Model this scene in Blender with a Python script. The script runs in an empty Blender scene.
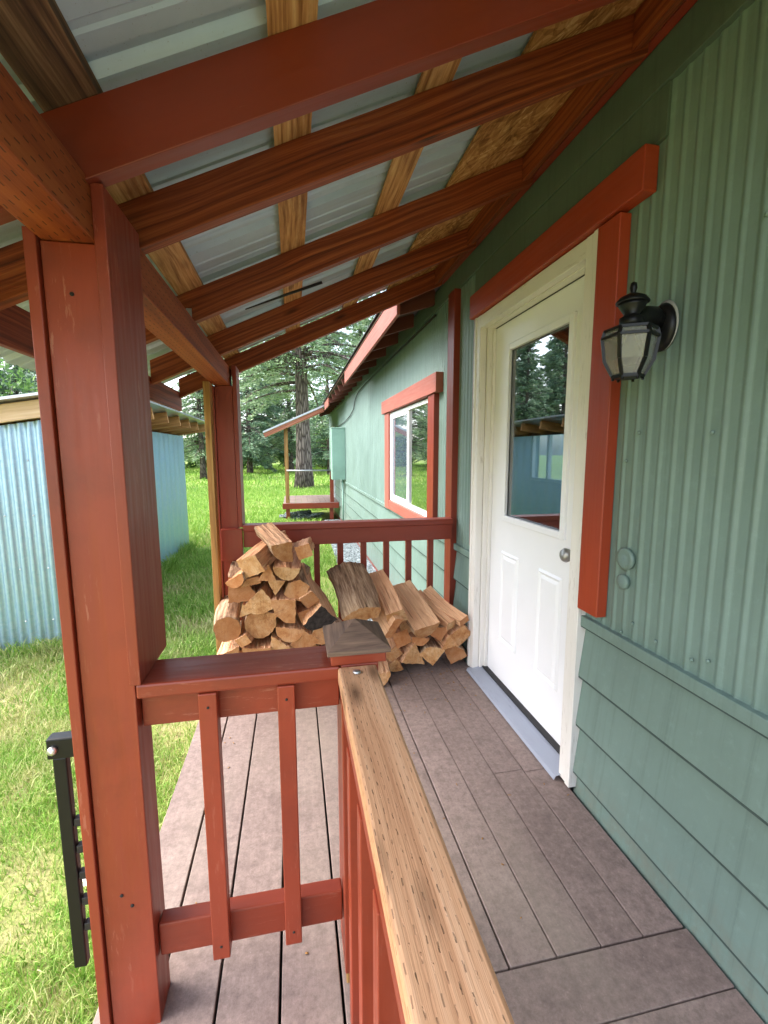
import bpy, bmesh, math, random
import numpy as np
from mathutils import Vector, Matrix, Euler

random.seed(7)
C = bpy.context.scene
COL = C.collection
R = math.radians
GZ = -0.30                     # ground level; the deck top is z = 0
WX = 1.09                      # face of the house wall
S = 0.458                      # pitch of the porch roof


def ztop(x, off=0.0):          # underside of the porch rafters (+off)
    return 2.53 + off - S * (1.06 - x)


# ------------------------------------------------------------------ materials
def srgb(r, g, b):
    f = lambda c: (c / 255 / 12.92) if c / 255 <= 0.04045 else ((c / 255 + 0.055) / 1.055) ** 2.4
    return (f(r), f(g), f(b), 1.0)


class NT:
    def __init__(s, name):
        s.m = bpy.data.materials.new(name)
        s.m.use_nodes = True
        s.t = s.m.node_tree
        s.t.nodes.clear()
        s.out = s.n('ShaderNodeOutputMaterial')
        s.b = s.n('ShaderNodeBsdfPrincipled')
        s.l(s.b.outputs[0], s.out.inputs[0])

    def n(s, typ, **kw):
        nd = s.t.nodes.new(typ)
        for k, v in kw.items():
            if k.startswith('i_'):
                nd.inputs[k[2:].replace('_', ' ')].default_value = v
            else:
                setattr(nd, k, v)
        return nd

    def l(s, a, b):
        s.t.links.new(a, b)

    def coords(s, kind, scale=(1, 1, 1), loc=None):
        if kind == 'UV':
            o = s.n('ShaderNodeUVMap').outputs[0]
        elif kind == 'Pos':
            o = s.n('ShaderNodeNewGeometry').outputs['Position']
        else:
            o = s.n('ShaderNodeTexCoord').outputs[kind]
        mp = s.n('ShaderNodeMapping')
        mp.inputs['Scale'].default_value = scale
        s.l(o, mp.inputs[0])
        if loc is not None:
            s.l(loc, mp.inputs['Location'])
        return mp.outputs[0]

    def noise(s, vec, scale, detail=4.0, rough=0.55, dist=0.0):
        nd = s.n('ShaderNodeTexNoise')
        nd.inputs['Scale'].default_value = scale
        nd.inputs['Detail'].default_value = detail
        nd.inputs['Roughness'].default_value = rough
        nd.inputs['Distortion'].default_value = dist
        s.l(vec, nd.inputs['Vector'])
        return nd.outputs['Fac']

    def ramp(s, fac, stops):
        r = s.n('ShaderNodeValToRGB')
        e = r.color_ramp.elements
        while len(e) < len(stops):
            e.new(0.5)
        for i, (p, c) in enumerate(stops):
            e[i].position = p
            e[i].color = c if len(c) == 4 else (*c, 1)
        s.l(fac, r.inputs[0])
        return r.outputs[0]

    def math(s, op, a, b=None, c=None):
        m = s.n('ShaderNodeMath', operation=op)
        for i, v in enumerate((a, b, c)):
            if v is None:
                continue
            if isinstance(v, (int, float)):
                m.inputs[i].default_value = v
            else:
                s.l(v, m.inputs[i])
        return m.outputs[0]

    def mix(s, fac, a, b, blend='MIX'):
        m = s.n('ShaderNodeMix', data_type='RGBA', blend_type=blend)
        for k, v in ((0, fac), (6, a), (7, b)):
            if isinstance(v, (int, float)):
                m.inputs[k].default_value = v
            elif isinstance(v, tuple):
                m.inputs[k].default_value = v if len(v) == 4 else (*v, 1)
            else:
                s.l(v, m.inputs[k])
        return m.outputs[2]

    def bump(s, h, strength=0.3, dist=0.002):
        b = s.n('ShaderNodeBump')
        b.inputs['Strength'].default_value = strength
        b.inputs['Distance'].default_value = dist
        s.l(h, b.inputs['Height'])
        s.l(b.outputs[0], s.b.inputs['Normal'])
        return b

    def set(s, base=None, rough=0.6, metal=0.0, spec=0.5):
        for k, v in (('Base Color', base), ('Roughness', rough), ('Metallic', metal), ('Specular IOR Level', spec)):
            if v is None:
                continue
            if isinstance(v, (int, float)):
                s.b.inputs[k].default_value = v
            elif isinstance(v, tuple):
                s.b.inputs[k].default_value = v if len(v) == 4 else (*v, 1)
            else:
                s.l(v, s.b.inputs[k])
        return s.m


def incise_mask(nt, pu=0.027, pv=0.0096, ln=0.40, wd=0.10, torn=True):
    uv = nt.n('ShaderNodeUVMap').outputs[0]
    sp = nt.n('ShaderNodeSeparateXYZ')
    nt.l(uv, sp.inputs[0])
    vv = nt.math('DIVIDE', sp.outputs[1], pv)
    row = nt.math('FLOOR', vv)
    wob = nt.noise(nt.coords('UV', (40, 1, 1)), 1.0, 1)
    fv = nt.math('ABSOLUTE', nt.math('SUBTRACT', nt.math('FRACT', nt.math('ADD', vv, nt.math('MULTIPLY', nt.math('SUBTRACT', wob, 0.5), 0.25))), 0.5))
    uu = nt.math('ADD', nt.math('DIVIDE', sp.outputs[0], pu), nt.math('MULTIPLY', row, 0.393))
    fu = nt.math('FRACT', uu)
    a = nt.math('LESS_THAN', fu, ln)
    b = nt.math('LESS_THAN', fv, wd)
    if not torn:
        return nt.math('MULTIPLY', a, b)
    br = nt.ramp(nt.noise(nt.coords('UV', (60, 160, 1)), 1.0, 3), [(0.40, (0, 0, 0)), (0.55, (1, 1, 1))])
    big = nt.ramp(nt.noise(nt.coords('UV', (3, 14, 1)), 1.0, 2), [(0.35, (.3, .3, .3)), (0.6, (1, 1, 1))])
    return nt.math('MULTIPLY', nt.math('MULTIPLY', a, b), nt.math('MULTIPLY', br, big))


def paint(name, col, wear=None, wear_amt=0.62, rough=0.45, var=0.15, grain=0.25, dirt=None):
    """painted timber: grain felt through the paint, soft tone patches, small worn flecks"""
    nt = NT(name)
    uv = nt.coords('UV', (3, 60, 1))
    g = nt.noise(uv, 1.0, 5, 0.6)
    big = nt.noise(nt.coords('UV', (1.5, 5, 1)), 1.0, 3)
    d = tuple(c * (1 - var) for c in col[:3])
    u = tuple(min(1, c * (1 + var)) for c in col[:3])
    base = nt.mix(nt.ramp(big, [(0.3, (0, 0, 0)), (0.7, (1, 1, 1))]), d, u)
    if wear:
        fl = nt.noise(nt.coords('UV', (14, 95, 1)), 1.0, 6, 0.7)
        patch = nt.noise(nt.coords('UV', (2.2, 9, 1)), 1.0, 3)
        m = nt.math('MULTIPLY', nt.ramp(fl, [(wear_amt, (0, 0, 0)), (wear_amt + 0.05, (1, 1, 1))]),
                    nt.ramp(patch, [(0.48, (0, 0, 0)), (0.66, (1, 1, 1))]))
        base = nt.mix(nt.math('MULTIPLY', m, 0.42), base, wear)
    if dirt:
        dn = nt.noise(nt.coords('Pos', (1, 1, 1)), 3.0, 8, 0.7)
        base = nt.mix(nt.ramp(dn, [(0.5, (0, 0, 0)), (0.78, (0.6, 0.6, 0.6))]), base, dirt)
    nt.bump(nt.math('ADD', g, nt.math('MULTIPLY', big, 0.5)), grain, 0.002)
    rr = nt.ramp(g, [(0.3, (rough - .08,) * 3), (0.7, (rough + .15,) * 3)])
    return nt.set(base, rr)


def wood(name, c1, c2, c3, gs=(1.4, 42), rough=0.7, incise=0.0, knots=0.0, bump=0.4, stain=None):
    """bare or stained timber with grain along u"""
    nt = NT(name)
    warp = nt.noise(nt.coords('UV', (1.2, 4, 1)), 1.0, 2)
    sp = nt.n('ShaderNodeSeparateXYZ')
    nt.l(nt.coords('UV', (gs[0], gs[1], 1)), sp.inputs[0])
    cb = nt.n('ShaderNodeCombineXYZ')
    nt.l(sp.outputs[0], cb.inputs[0])
    nt.l(nt.math('ADD', sp.outputs[1], nt.math('MULTIPLY', warp, gs[1] * 0.07)), cb.inputs[1])
    g = nt.noise(cb.outputs[0], 1.0, 4, 0.6)
    fine = nt.noise(nt.coords('UV', (9, 340, 1)), 1.0, 3, 0.6)
    base = nt.ramp(nt.math('ADD', nt.math('MULTIPLY', g, 0.8), nt.math('MULTIPLY', fine, 0.2)),
                   [(0.34, c1), (0.5, c2), (0.66, c3)])
    h = nt.math('ADD', g, nt.math('MULTIPLY', fine, 0.6))
    if knots:
        vo = nt.n('ShaderNodeTexVoronoi')
        vo.inputs['Scale'].default_value = 1.0
        nt.l(nt.coords('UV', (2.6, 9.0, 1)), vo.inputs['Vector'])
        k = nt.ramp(vo.outputs['Distance'], [(0.04, (1, 1, 1)), (0.16, (0, 0, 0))])
        base = nt.mix(nt.math('MULTIPLY', k, knots), base, tuple(c * 0.35 for c in c1[:3]))
    if stain:
        st = nt.noise(nt.coords('UV', (2.5, 10, 1)), 1.0, 6, 0.7)
        base = nt.mix(nt.ramp(st, [(0.5, (0, 0, 0)), (0.72, (0.75, 0.75, 0.75))]), base, stain)
    if incise:
        m = incise_mask(nt) if name.startswith('raw') else incise_mask(nt, 0.040, 0.0165, 0.36, 0.075, False)
        base = nt.mix(nt.math('MULTIPLY', m, incise), base, tuple(c * 0.16 for c in c1[:3]))
        h = nt.math('SUBTRACT', h, nt.math('MULTIPLY', m, 1.6))
    nt.bump(h, bump, 0.002)
    return nt.set(base, rough, spec=0.3)


def simple(name, col, rough=0.5, metal=0.0, spec=0.5, nscale=30, var=0.12, bump=0.1):
    nt = NT(name)
    p = nt.coords('Object')
    n = nt.noise(p, nscale, 4)
    base = nt.mix(n, tuple(c * (1 - var) for c in col[:3]), tuple(min(1, c * (1 + var)) for c in col[:3]))
    nt.bump(n, bump, 0.001)
    return nt.set(base, rough, metal, spec)


M = {}
M['red'] = paint('red_paint', srgb(138, 55, 33), wear=srgb(190, 132, 110), wear_amt=0.57, rough=0.40, dirt=srgb(96, 40, 28))
M['redtrim'] = paint('orange_red_paint', srgb(156, 58, 30), wear=srgb(200, 150, 130), wear_amt=0.66, rough=0.42)
M['faded'] = paint('faded_red_paint', srgb(150, 84, 70), wear=srgb(190, 150, 136), wear_amt=0.6, rough=0.6)
M['rafterred'] = paint('rafter_red_paint', srgb(126, 46, 24), wear=srgb(190, 150, 130), wear_amt=0.7, rough=0.42)
M['tailred'] = paint('brown_tail_paint', srgb(92, 44, 32), wear=srgb(150, 100, 80), wear_amt=0.6, rough=0.6)
M['darkred'] = paint('dark_red_paint', srgb(128, 46, 28), wear=srgb(165, 100, 80), wear_amt=0.66, rough=0.4)
M['rafter'] = wood('stained_rafter', srgb(80, 34, 18), srgb(132, 60, 31), srgb(168, 92, 52), gs=(0.9, 62), rough=0.55, knots=0.8)
M['beam'] = wood('incised_beam', srgb(118, 52, 26), srgb(150, 74, 36), srgb(168, 92, 48), rough=0.6, incise=0.75, gs=(.9, 22))
M['rawwood'] = wood('raw_rail_wood', srgb(176, 128, 94), srgb(200, 153, 116), srgb(216, 174, 140), gs=(1.0, 60), rough=0.65, incise=0.6, knots=0.9, bump=0.6)
M['stud'] = wood('raw_stud_wood', srgb(120, 84, 46), srgb(158, 116, 66), srgb(184, 146, 92), gs=(1.2, 30), knots=0.5)
M['bargewood'] = wood('brown_barge_board', srgb(112, 66, 48), srgb(150, 94, 70), srgb(172, 116, 90), gs=(1.2, 30))
M['palewood'] = wood('pale_board', srgb(176, 140, 104), srgb(206, 174, 138), srgb(220, 192, 160), gs=(1.0, 26), knots=0.4)
M['tailwood'] = wood('shed_tail_wood', srgb(150, 104, 60), srgb(190, 138, 84), srgb(206, 160, 104), gs=(1.2, 26), knots=0.3)
M['greywood'] = wood('weathered_board', srgb(62, 44, 34), srgb(104, 74, 54), srgb(150, 114, 84), gs=(2.0, 60), rough=0.8, bump=0.9, stain=srgb(60, 32, 18))


def mat_osb():
    nt = NT('osb_sheet')
    uv = nt.coords('UV', (1, 1, 1))
    nz = nt.n('ShaderNodeTexNoise')
    nz.inputs['Scale'].default_value = 7.0
    nt.l(uv, nz.inputs['Vector'])
    add = nt.n('ShaderNodeVectorMath', operation='MULTIPLY_ADD')
    nt.l(nz.outputs['Color'], add.inputs[0])
    add.inputs[1].default_value = (0.10, 0.10, 0)
    nt.l(uv, add.inputs[2])
    cols = []
    for ang, sc in ((0.5, (13, 75, 1)), (1.5, (12, 62, 1)), (-0.35, (15, 85, 1))):
        mp = nt.n('ShaderNodeMapping')
        mp.inputs['Rotation'].default_value = (0, 0, ang)
        mp.inputs['Scale'].default_value = (1, 1, 1)
        nt.l(add.outputs[0], mp.inputs[0])
        m2 = nt.n('ShaderNodeMapping')
        m2.inputs['Scale'].default_value = sc
        nt.l(mp.outputs[0], m2.inputs[0])
        vo = nt.n('ShaderNodeTexVoronoi')
        vo.inputs['Scale'].default_value = 1.0
        nt.l(m2.outputs[0], vo.inputs['Vector'])
        s2 = nt.n('ShaderNodeSeparateColor')
        nt.l(vo.outputs['Color'], s2.inputs[0])
        cols.append(s2.outputs[0])
    f = nt.math('ADD', nt.math('MULTIPLY', cols[0], 0.45), nt.math('ADD', nt.math('MULTIPLY', cols[1], 0.3), nt.math('MULTIPLY', cols[2], 0.25)))
    base = nt.ramp(f, [(0.15, srgb(124, 80, 42)), (0.45, srgb(172, 120, 68)), (0.7, srgb(198, 148, 92)), (0.9, srgb(220, 180, 126))])
    st = nt.noise(nt.coords('UV', (3, 9, 1)), 1.0, 6, 0.7)
    base = nt.mix(nt.ramp(st, [(0.52, (0, 0, 0)), (0.72, (0.8, 0.8, 0.8))]), base, srgb(96, 48, 22))
    nt.bump(f, 0.5, 0.002)
    return nt.set(base, 0.75, spec=0.25)


M['osb'] = mat_osb()
M['strip'] = wood('strip_plank', srgb(130, 80, 44), srgb(196, 140, 88), srgb(224, 180, 126), gs=(3.0, 64), rough=0.75, knots=0.6, bump=0.7, stain=srgb(104, 54, 26))


def mat_roofmetal():
    nt = NT('pale_roof_metal')
    p = nt.coords('Pos', (1, 1, 1))
    n = nt.noise(p, 6.0, 6, 0.7)
    sp = nt.noise(p, 160.0, 2)
    base = nt.mix(n, srgb(164, 180, 198), srgb(196, 210, 226))
    base = nt.mix(nt.ramp(sp, [(0.68, (0, 0, 0)), (0.74, (0.5, 0.5, 0.5))]), base, srgb(120, 120, 118))
    st = nt.noise(nt.coords('Pos', (1.2, 22, 1.2)), 1.0, 4)
    base = nt.mix(nt.ramp(st, [(0.5, (0, 0, 0)), (0.75, (0.35, 0.35, 0.35))]), base, srgb(140, 142, 140))
    return nt.set(base, 0.42, 0.15)


M['roofmetal'] = mat_roofmetal()


def mat_siding(name, c, rough=0.5):
    nt = NT(name)
    p = nt.coords('Pos')
    n = nt.noise(p, 2.2, 6, 0.6)
    f = nt.noise(p, 130, 3)
    sm = nt.noise(nt.coords('Pos', (1, 5, 0.9)), 1.6, 5, 0.65)
    base = nt.mix(nt.ramp(n, [(0.3, (0, 0, 0)), (0.7, (1, 1, 1))]), tuple(x * 0.90 for x in c[:3]), tuple(x * 1.08 for x in c[:3]))
    base = nt.mix(nt.ramp(sm, [(0.52, (0, 0, 0)), (0.75, (0.35, 0.35, 0.35))]), base, tuple(x * 0.72 for x in c[:3]))
    sx = nt.n('ShaderNodeSeparateXYZ')
    nt.l(nt.n('ShaderNodeNewGeometry').outputs['Position'], sx.inputs[0])
    low = nt.n('ShaderNodeMapRange')
    low.inputs['From Min'].default_value = 0.22
    low.inputs['From Max'].default_value = -0.02
    nt.l(sx.outputs[2], low.inputs[0])
    spl = nt.ramp(nt.noise(p, 14, 6, 0.75), [(0.42, (0, 0, 0)), (0.66, (1, 1, 1))])
    base = nt.mix(nt.math('MULTIPLY', nt.math('MULTIPLY', low.outputs[0], spl), 0.55), base, srgb(120, 112, 98))
    drip = nt.noise(nt.coords('Pos', (1, 42, 1.1)), 1.0, 5, 0.65)
    base = nt.mix(nt.ramp(drip, [(0.52, (0, 0, 0)), (0.72, (0.5, 0.5, 0.5))]), base, tuple(x * 0.6 for x in c[:3]))
    mot = nt.noise(p, 24, 8, 0.8)
    base = nt.mix(nt.ramp(mot, [(0.54, (0, 0, 0)), (0.74, (0.35, 0.35, 0.35))]), base, tuple(min(1, x * 1.5) for x in c[:3]))
    sc = nt.noise(nt.coords('Pos', (1, 30, 60)), 1.0, 5, 0.7)
    base = nt.mix(nt.ramp(sc, [(0.70, (0, 0, 0)), (0.74, (0.55, 0.55, 0.55))]), base, tuple(min(1, x * 1.7) for x in c[:3]))
    dent = nt.noise(p, 5.5, 3, 0.5)
    nt.bump(nt.math('ADD', nt.math('MULTIPLY', f, 0.12), nt.math('MULTIPLY', dent, 3.0)), 0.35, 0.006)
    rr = nt.ramp(n, [(0.3, (rough - 0.1,) * 3), (0.7, (rough + 0.1,) * 3)])
    return nt.set(base, rr)


M['green'] = mat_siding('sage_green_paint', srgb(112, 134, 126))
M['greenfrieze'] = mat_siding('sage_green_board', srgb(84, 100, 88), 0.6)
M['greenbox'] = mat_siding('pale_green_metal', srgb(142, 176, 160), 0.4)


def mat_white():
    nt = NT('white_door_paint')
    n = nt.noise(nt.coords('Pos'), 3.0, 5, 0.6)
    base = nt.mix(n, srgb(232, 233, 236), srgb(243, 243, 246))
    nt.bump(nt.noise(nt.coords('Pos'), 90, 2), 0.05, 0.001)
    return nt.set(base, 0.4)


M['white'] = mat_white()
M['whitewood'] = paint('white_worn_paint', srgb(226, 222, 216), wear=srgb(132, 112, 98), wear_amt=0.54, rough=0.5, var=0.05, grain=0.35)
M['vinyl'] = simple('white_vinyl', srgb(236, 238, 240), 0.35, var=0.03, bump=0.02)
M['black'] = simple('black_metal', (0.006, 0.006, 0.007), 0.38, 0.0, 0.3, var=0.3)
M['blackmatte'] = simple('black_rubber', (0.012, 0.011, 0.012), 0.6, var=0.3)
M['silver'] = simple('galvanised_bolt', (0.6, 0.61, 0.62), 0.3, 0.9)
M['dullmetal'] = simple('worn_knob_metal', (0.33, 0.32, 0.30), 0.42, 0.8)
M['sill'] = paint('metal_sill', srgb(150, 156, 170), wear=srgb(96, 96, 100), wear_amt=0.55, rough=0.42, var=0.1, grain=0.1)
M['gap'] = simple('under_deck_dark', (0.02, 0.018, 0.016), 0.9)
M['darkbody'] = simple('dark_interior', (0.03, 0.03, 0.03), 0.9)
M['caulkgrey'] = simple('old_caulk', (0.32, 0.33, 0.32), 0.8)
M['white_chalk'] = simple('white_caulk', (0.7, 0.7, 0.68), 0.8)


def mat_glass(name, refl, dark):
    nt = NT(name)
    nt.set(dark, 0.05)
    gl = nt.n('ShaderNodeBsdfGlossy')
    gl.inputs['Roughness'].default_value = 0.015
    gl.inputs['Color'].default_value = (0.9, 0.93, 0.95, 1)
    mx = nt.n('ShaderNodeMixShader')
    fr = nt.n('ShaderNodeLayerWeight')
    fr.inputs['Blend'].default_value = 0.35
    nt.l(nt.math('MINIMUM', nt.math('ADD', nt.math('MULTIPLY', fr.outputs['Fresnel'], 0.7), refl), 0.95), mx.inputs[0])
    nt.l(nt.b.outputs[0], mx.inputs[1])
    nt.l(gl.outputs[0], mx.inputs[2])
    nt.l(mx.outputs[0], nt.out.inputs[0])
    return nt.m


M['glass'] = mat_glass('window_glass', 0.35, (0.006, 0.008, 0.01))
def mat_clear():
    nt = NT('door_glass')
    tp = nt.n('ShaderNodeBsdfTransparent')
    tp.inputs['Color'].default_value = (0.62, 0.68, 0.70, 1)
    gl = nt.n('ShaderNodeBsdfGlossy')
    gl.inputs['Roughness'].default_value = 0.01
    mx = nt.n('ShaderNodeMixShader')
    mx.inputs[0].default_value = 0.42
    nt.l(tp.outputs[0], mx.inputs[1])
    nt.l(gl.outputs[0], mx.inputs[2])
    nt.l(mx.outputs[0], nt.out.inputs[0])
    return nt.m


M['doorglass'] = mat_clear()
M['screen'] = mat_glass('insect_screen', 0.10, srgb(70, 82, 98))


def mat_lampglass():
    nt = NT('lamp_glass')
    nt.set((0.75, 0.76, 0.76), 0.12)
    nt.b.inputs['Transmission Weight'].default_value = 0.75
    nt.b.inputs['Roughness'].default_value = 0.1
    nt.bump(nt.noise(nt.coords('Object'), 60, 2), 0.25, 0.002)
    return nt.m


M['lampglass'] = mat_lampglass()


def mat_deck(name, c1, c2, speck):
    nt = NT(name)
    ri = nt.n('ShaderNodeNewGeometry').outputs['Random Per Island']
    g = nt.noise(nt.coords('UV', (2.2, 90, 1)), 1.0, 6, 0.65)
    b = nt.noise(nt.coords('Pos'), 2.6, 8, 0.68)
    base = nt.mix(nt.ramp(b, [(0.3, (0, 0, 0)), (0.7, (1, 1, 1))]), c1, c2)
    base = nt.mix(nt.ramp(g, [(0.45, (0, 0, 0)), (0.8, (0.35, 0.35, 0.35))]), base, tuple(x * 0.62 for x in c1[:3]))
    base = nt.mix(nt.math('MULTIPLY', ri, 0.4), base, tuple(x * 0.62 for x in c1[:3]))
    s = nt.noise(nt.coords('Pos', (1, 1, 1)), 150, 4, 0.7)
    s2 = nt.noise(nt.coords('Pos', (1, 1, 1)), 4.5, 4, 0.6)
    m = nt.math('MULTIPLY', nt.ramp(s, [(0.66, (0, 0, 0)), (0.72, (0.8, 0.8, 0.8))]), nt.ramp(s2, [(0.38, (0, 0, 0)), (0.62, (0.9, 0.9, 0.9))]))
    base = nt.mix(m, base, speck)
    d = nt.noise(nt.coords('Pos', (1, 1, 1)), 11, 9, 0.8)
    base = nt.mix(nt.ramp(d, [(0.50, (0, 0, 0)), (0.72, (0.65, 0.65, 0.65))]), base, tuple(x * 0.5 for x in c1[:3]))
    fm = nt.noise(nt.coords('Pos', (1, 1, 1)), 38, 9, 0.85)
    base = nt.mix(nt.ramp(fm, [(0.40, (0.55, 0.55, 0.55)), (0.52, (0, 0, 0))]), base, tuple(x * 0.5 for x in c1[:3]))
    base = nt.mix(nt.ramp(fm, [(0.54, (0, 0, 0)), (0.70, (0.5, 0.5, 0.5))]), base, tuple(min(1, x * 1.35) for x in c2[:3]))
    path = nt.noise(nt.coords('Pos', (1.6, 0.7, 1)), 1.0, 3, 0.5)
    base = nt.mix(nt.ramp(path, [(0.46, (0, 0, 0)), (0.66, (0.4, 0.4, 0.4))]), base, srgb(150, 138, 124))
    scr = nt.noise(nt.coords('Pos', (22, 5, 1)), 1.0, 6, 0.75, 1.5)
    base = nt.mix(nt.ramp(scr, [(0.66, (0, 0, 0)), (0.72, (0.4, 0.4, 0.4))]), base, tuple(min(1, x * 1.5) for x in c2[:3]))
    nt.bump(nt.math('ADD', g, nt.math('MULTIPLY', b, 0.4)), 0.35, 0.002)
    return nt.set(base, 0.72, spec=0.3)


M['deck'] = mat_deck('mauve_deck_board', srgb(130, 112, 106), srgb(156, 137, 130), srgb(196, 184, 172))


def mat_galv(name, col, metal=0.75, rough=0.36):
    nt = NT(name)
    p = nt.coords('Pos')
    n = nt.noise(nt.coords('Pos', (3, 3, 1)), 2.0, 6, 0.65)
    vo = nt.n('ShaderNodeTexVoronoi')
    vo.inputs['Scale'].default_value = 45
    nt.l(p, vo.inputs['Vector'])
    sc = nt.n('ShaderNodeSeparateColor')
    nt.l(vo.outputs['Color'], sc.inputs[0])
    base = nt.mix(n, tuple(x * 0.86 for x in col[:3]), tuple(min(1, x * 1.1) for x in col[:3]))
    base = nt.mix(nt.math('MULTIPLY', sc.outputs[0], 0.18), base, (0.75, 0.8, 0.84))
    sx = nt.n('ShaderNodeSeparateXYZ')
    nt.l(nt.n('ShaderNodeNewGeometry').outputs['Position'], sx.inputs[0])
    low = nt.n('ShaderNodeMapRange')
    low.inputs['From Min'].default_value = 0.05
    low.inputs['From Max'].default_value = -0.32
    nt.l(sx.outputs[2], low.inputs[0])
    spl = nt.ramp(nt.noise(p, 9, 6, 0.75), [(0.40, (0, 0, 0)), (0.65, (1, 1, 1))])
    base = nt.mix(nt.math('MULTIPLY', nt.math('MULTIPLY', low.outputs[0], spl), 0.6), base, srgb(110, 108, 84))
    rr = nt.math('ADD', nt.math('MULTIPLY', n, 0.2), rough - 0.1)
    return nt.set(base, rr, metal)


M['shed'] = mat_galv('shed_corrugated_metal', srgb(158, 190, 210), 0.7, 0.40)
M['shedflat'] = mat_galv('shed_blue_metal', srgb(150, 192, 222), 0.4, 0.40)
M['drip'] = mat_galv('drip_edge_metal', (0.45, 0.47, 0.5), 0.8)


def mat_bark(name, c1, c2, sc=(7, 7, 1.2)):
    nt = NT(name)
    p = nt.coords('Object', sc)
    n = nt.noise(p, 2.0, 7, 0.7)
    vo = nt.n('ShaderNodeTexVoronoi', feature='DISTANCE_TO_EDGE')
    vo.inputs['Scale'].default_value = 1.6
    nt.l(p, vo.inputs['Vector'])
    cr = nt.ramp(vo.outputs['Distance'], [(0.0, (0, 0, 0)), (0.25, (1, 1, 1))])
    base = nt.mix(n, c1, c2)
    base = nt.mix(nt.math('SUBTRACT', 1.0, cr), base, tuple(x * 0.4 for x in c1[:3]))
    nt.bump(nt.math('ADD', cr, n), 0.9, 0.04)
    return nt.set(base, 0.9, spec=0.1)


M['bark'] = mat_bark('fir_bark', srgb(104, 92, 88), srgb(164, 150, 144))


def mat_leaf(name, c1, c2, c3):
    nt = NT(name)
    ri = nt.n('ShaderNodeNewGeometry').outputs['Random Per Island']
    p = nt.noise(nt.coords('Pos'), 0.7, 3)
    f = nt.math('ADD', nt.math('MULTIPLY', ri, 0.55), nt.math('MULTIPLY', p, 0.45))
    base = nt.ramp(f, [(0.2, c1), (0.5, c2), (0.8, c3)])
    nt.set(base, 0.6, spec=0.25)
    tr = nt.n('ShaderNodeBsdfTranslucent')
    nt.l(base, tr.inputs[0])
    mx = nt.n('ShaderNodeMixShader')
    mx.inputs[0].default_value = 0.3
    nt.l(nt.b.outputs[0], mx.inputs[1])
    nt.l(tr.outputs[0], mx.inputs[2])
    nt.l(mx.outputs[0], nt.out.inputs[0])
    return nt.m


M['needles'] = mat_leaf('fir_needles', srgb(96, 124, 96), srgb(138, 162, 126), srgb(182, 200, 162))
M['needles2'] = mat_leaf('fir_needles_dark', srgb(82, 112, 92), srgb(120, 148, 120), srgb(160, 182, 150))
M['bushleaf'] = mat_leaf('bush_leaves', srgb(66, 98, 48), srgb(104, 140, 74), srgb(140, 172, 100))


def grass_color(nt):
    pos = nt.coords('Pos')
    n1 = nt.noise(pos, 0.9, 6, 0.65)
    n2 = nt.noise(pos, 4.5, 4, 0.6)
    sx = nt.n('ShaderNodeSeparateXYZ')
    nt.l(nt.n('ShaderNodeNewGeometry').outputs['Position'], sx.inputs[0])
    near = nt.math('SMOOTHSTEP', 9.0, 1.0, sx.outputs[1]) if False else None
    mr = nt.n('ShaderNodeMapRange', interpolation_type='SMOOTHSTEP')
    mr.inputs['From Min'].default_value = 12.0
    mr.inputs['From Max'].default_value = 1.0
    nt.l(sx.outputs[1], mr.inputs[0])
    dry = nt.math('ADD', nt.math('MULTIPLY', n1, 0.62), nt.math('ADD', nt.math('MULTIPLY', n2, 0.3), nt.math('MULTIPLY', mr.outputs[0], 0.13)))
    return dry


def mat_grass(name, ground=False):
    nt = NT(name)
    dry = grass_color(nt)
    if ground:
        base = nt.ramp(dry, [(0.42, srgb(112, 140, 62)), (0.54, srgb(152, 160, 92)), (0.62, srgb(176, 166, 118))])
        f = nt.noise(nt.coords('Pos'), 40, 5, 0.7)
        base = nt.mix(nt.math('MULTIPLY', f, 0.35), base, srgb(80, 90, 48))
        nt.bump(f, 0.8, 0.02)
        return nt.set(base, 0.9, spec=0.1)
    ri = nt.n('ShaderNodeNewGeometry').outputs['Random Per Island']
    green = nt.ramp(ri, [(0.1, srgb(112, 156, 58)), (0.5, srgb(140, 178, 76)), (0.9, srgb(172, 198, 104))])
    straw = nt.ramp(ri, [(0.1, srgb(148, 156, 86)), (0.6, srgb(184, 186, 122)), (0.95, srgb(206, 202, 150))])
    d2 = nt.math('ADD', dry, nt.math('MULTIPLY', nt.math('SUBTRACT', ri, 0.5), 0.16))
    base = nt.mix(nt.ramp(d2, [(0.545, (0, 0, 0)), (0.69, (1, 1, 1))]), green, straw)
    nt.set(base, 0.55, spec=0.3)
    tr = nt.n('ShaderNodeBsdfTranslucent')
    nt.l(base, tr.inputs[0])
    mx = nt.n('ShaderNodeMixShader')
    mx.inputs[0].default_value = 0.35
    nt.l(nt.b.outputs[0], mx.inputs[1])
    nt.l(tr.outputs[0], mx.inputs[2])
    nt.l(mx.outputs[0], nt.out.inputs[0])
    return nt.m


M['grass'] = mat_grass('grass_blades')
M['ground'] = mat_grass('lawn_soil', True)


def mat_gravel():
    nt = NT('grey_gravel')
    vo = nt.n('ShaderNodeTexVoronoi')
    vo.inputs['Scale'].default_value = 38
    nt.l(nt.coords('Pos'), vo.inputs['Vector'])
    sc = nt.n('ShaderNodeSeparateColor')
    nt.l(vo.outputs['Color'], sc.inputs[0])
    base = nt.ramp(sc.outputs[0], [(0.1, srgb(78, 86, 88)), (0.6, srgb(112, 122, 124)), (0.95, srgb(150, 160, 162))])
    nt.bump(nt.math('SUBTRACT', 1.0, vo.outputs['Distance']), 0.9, 0.02)
    return nt.set(base, 0.85)


M['gravel'] = mat_gravel()


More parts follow.
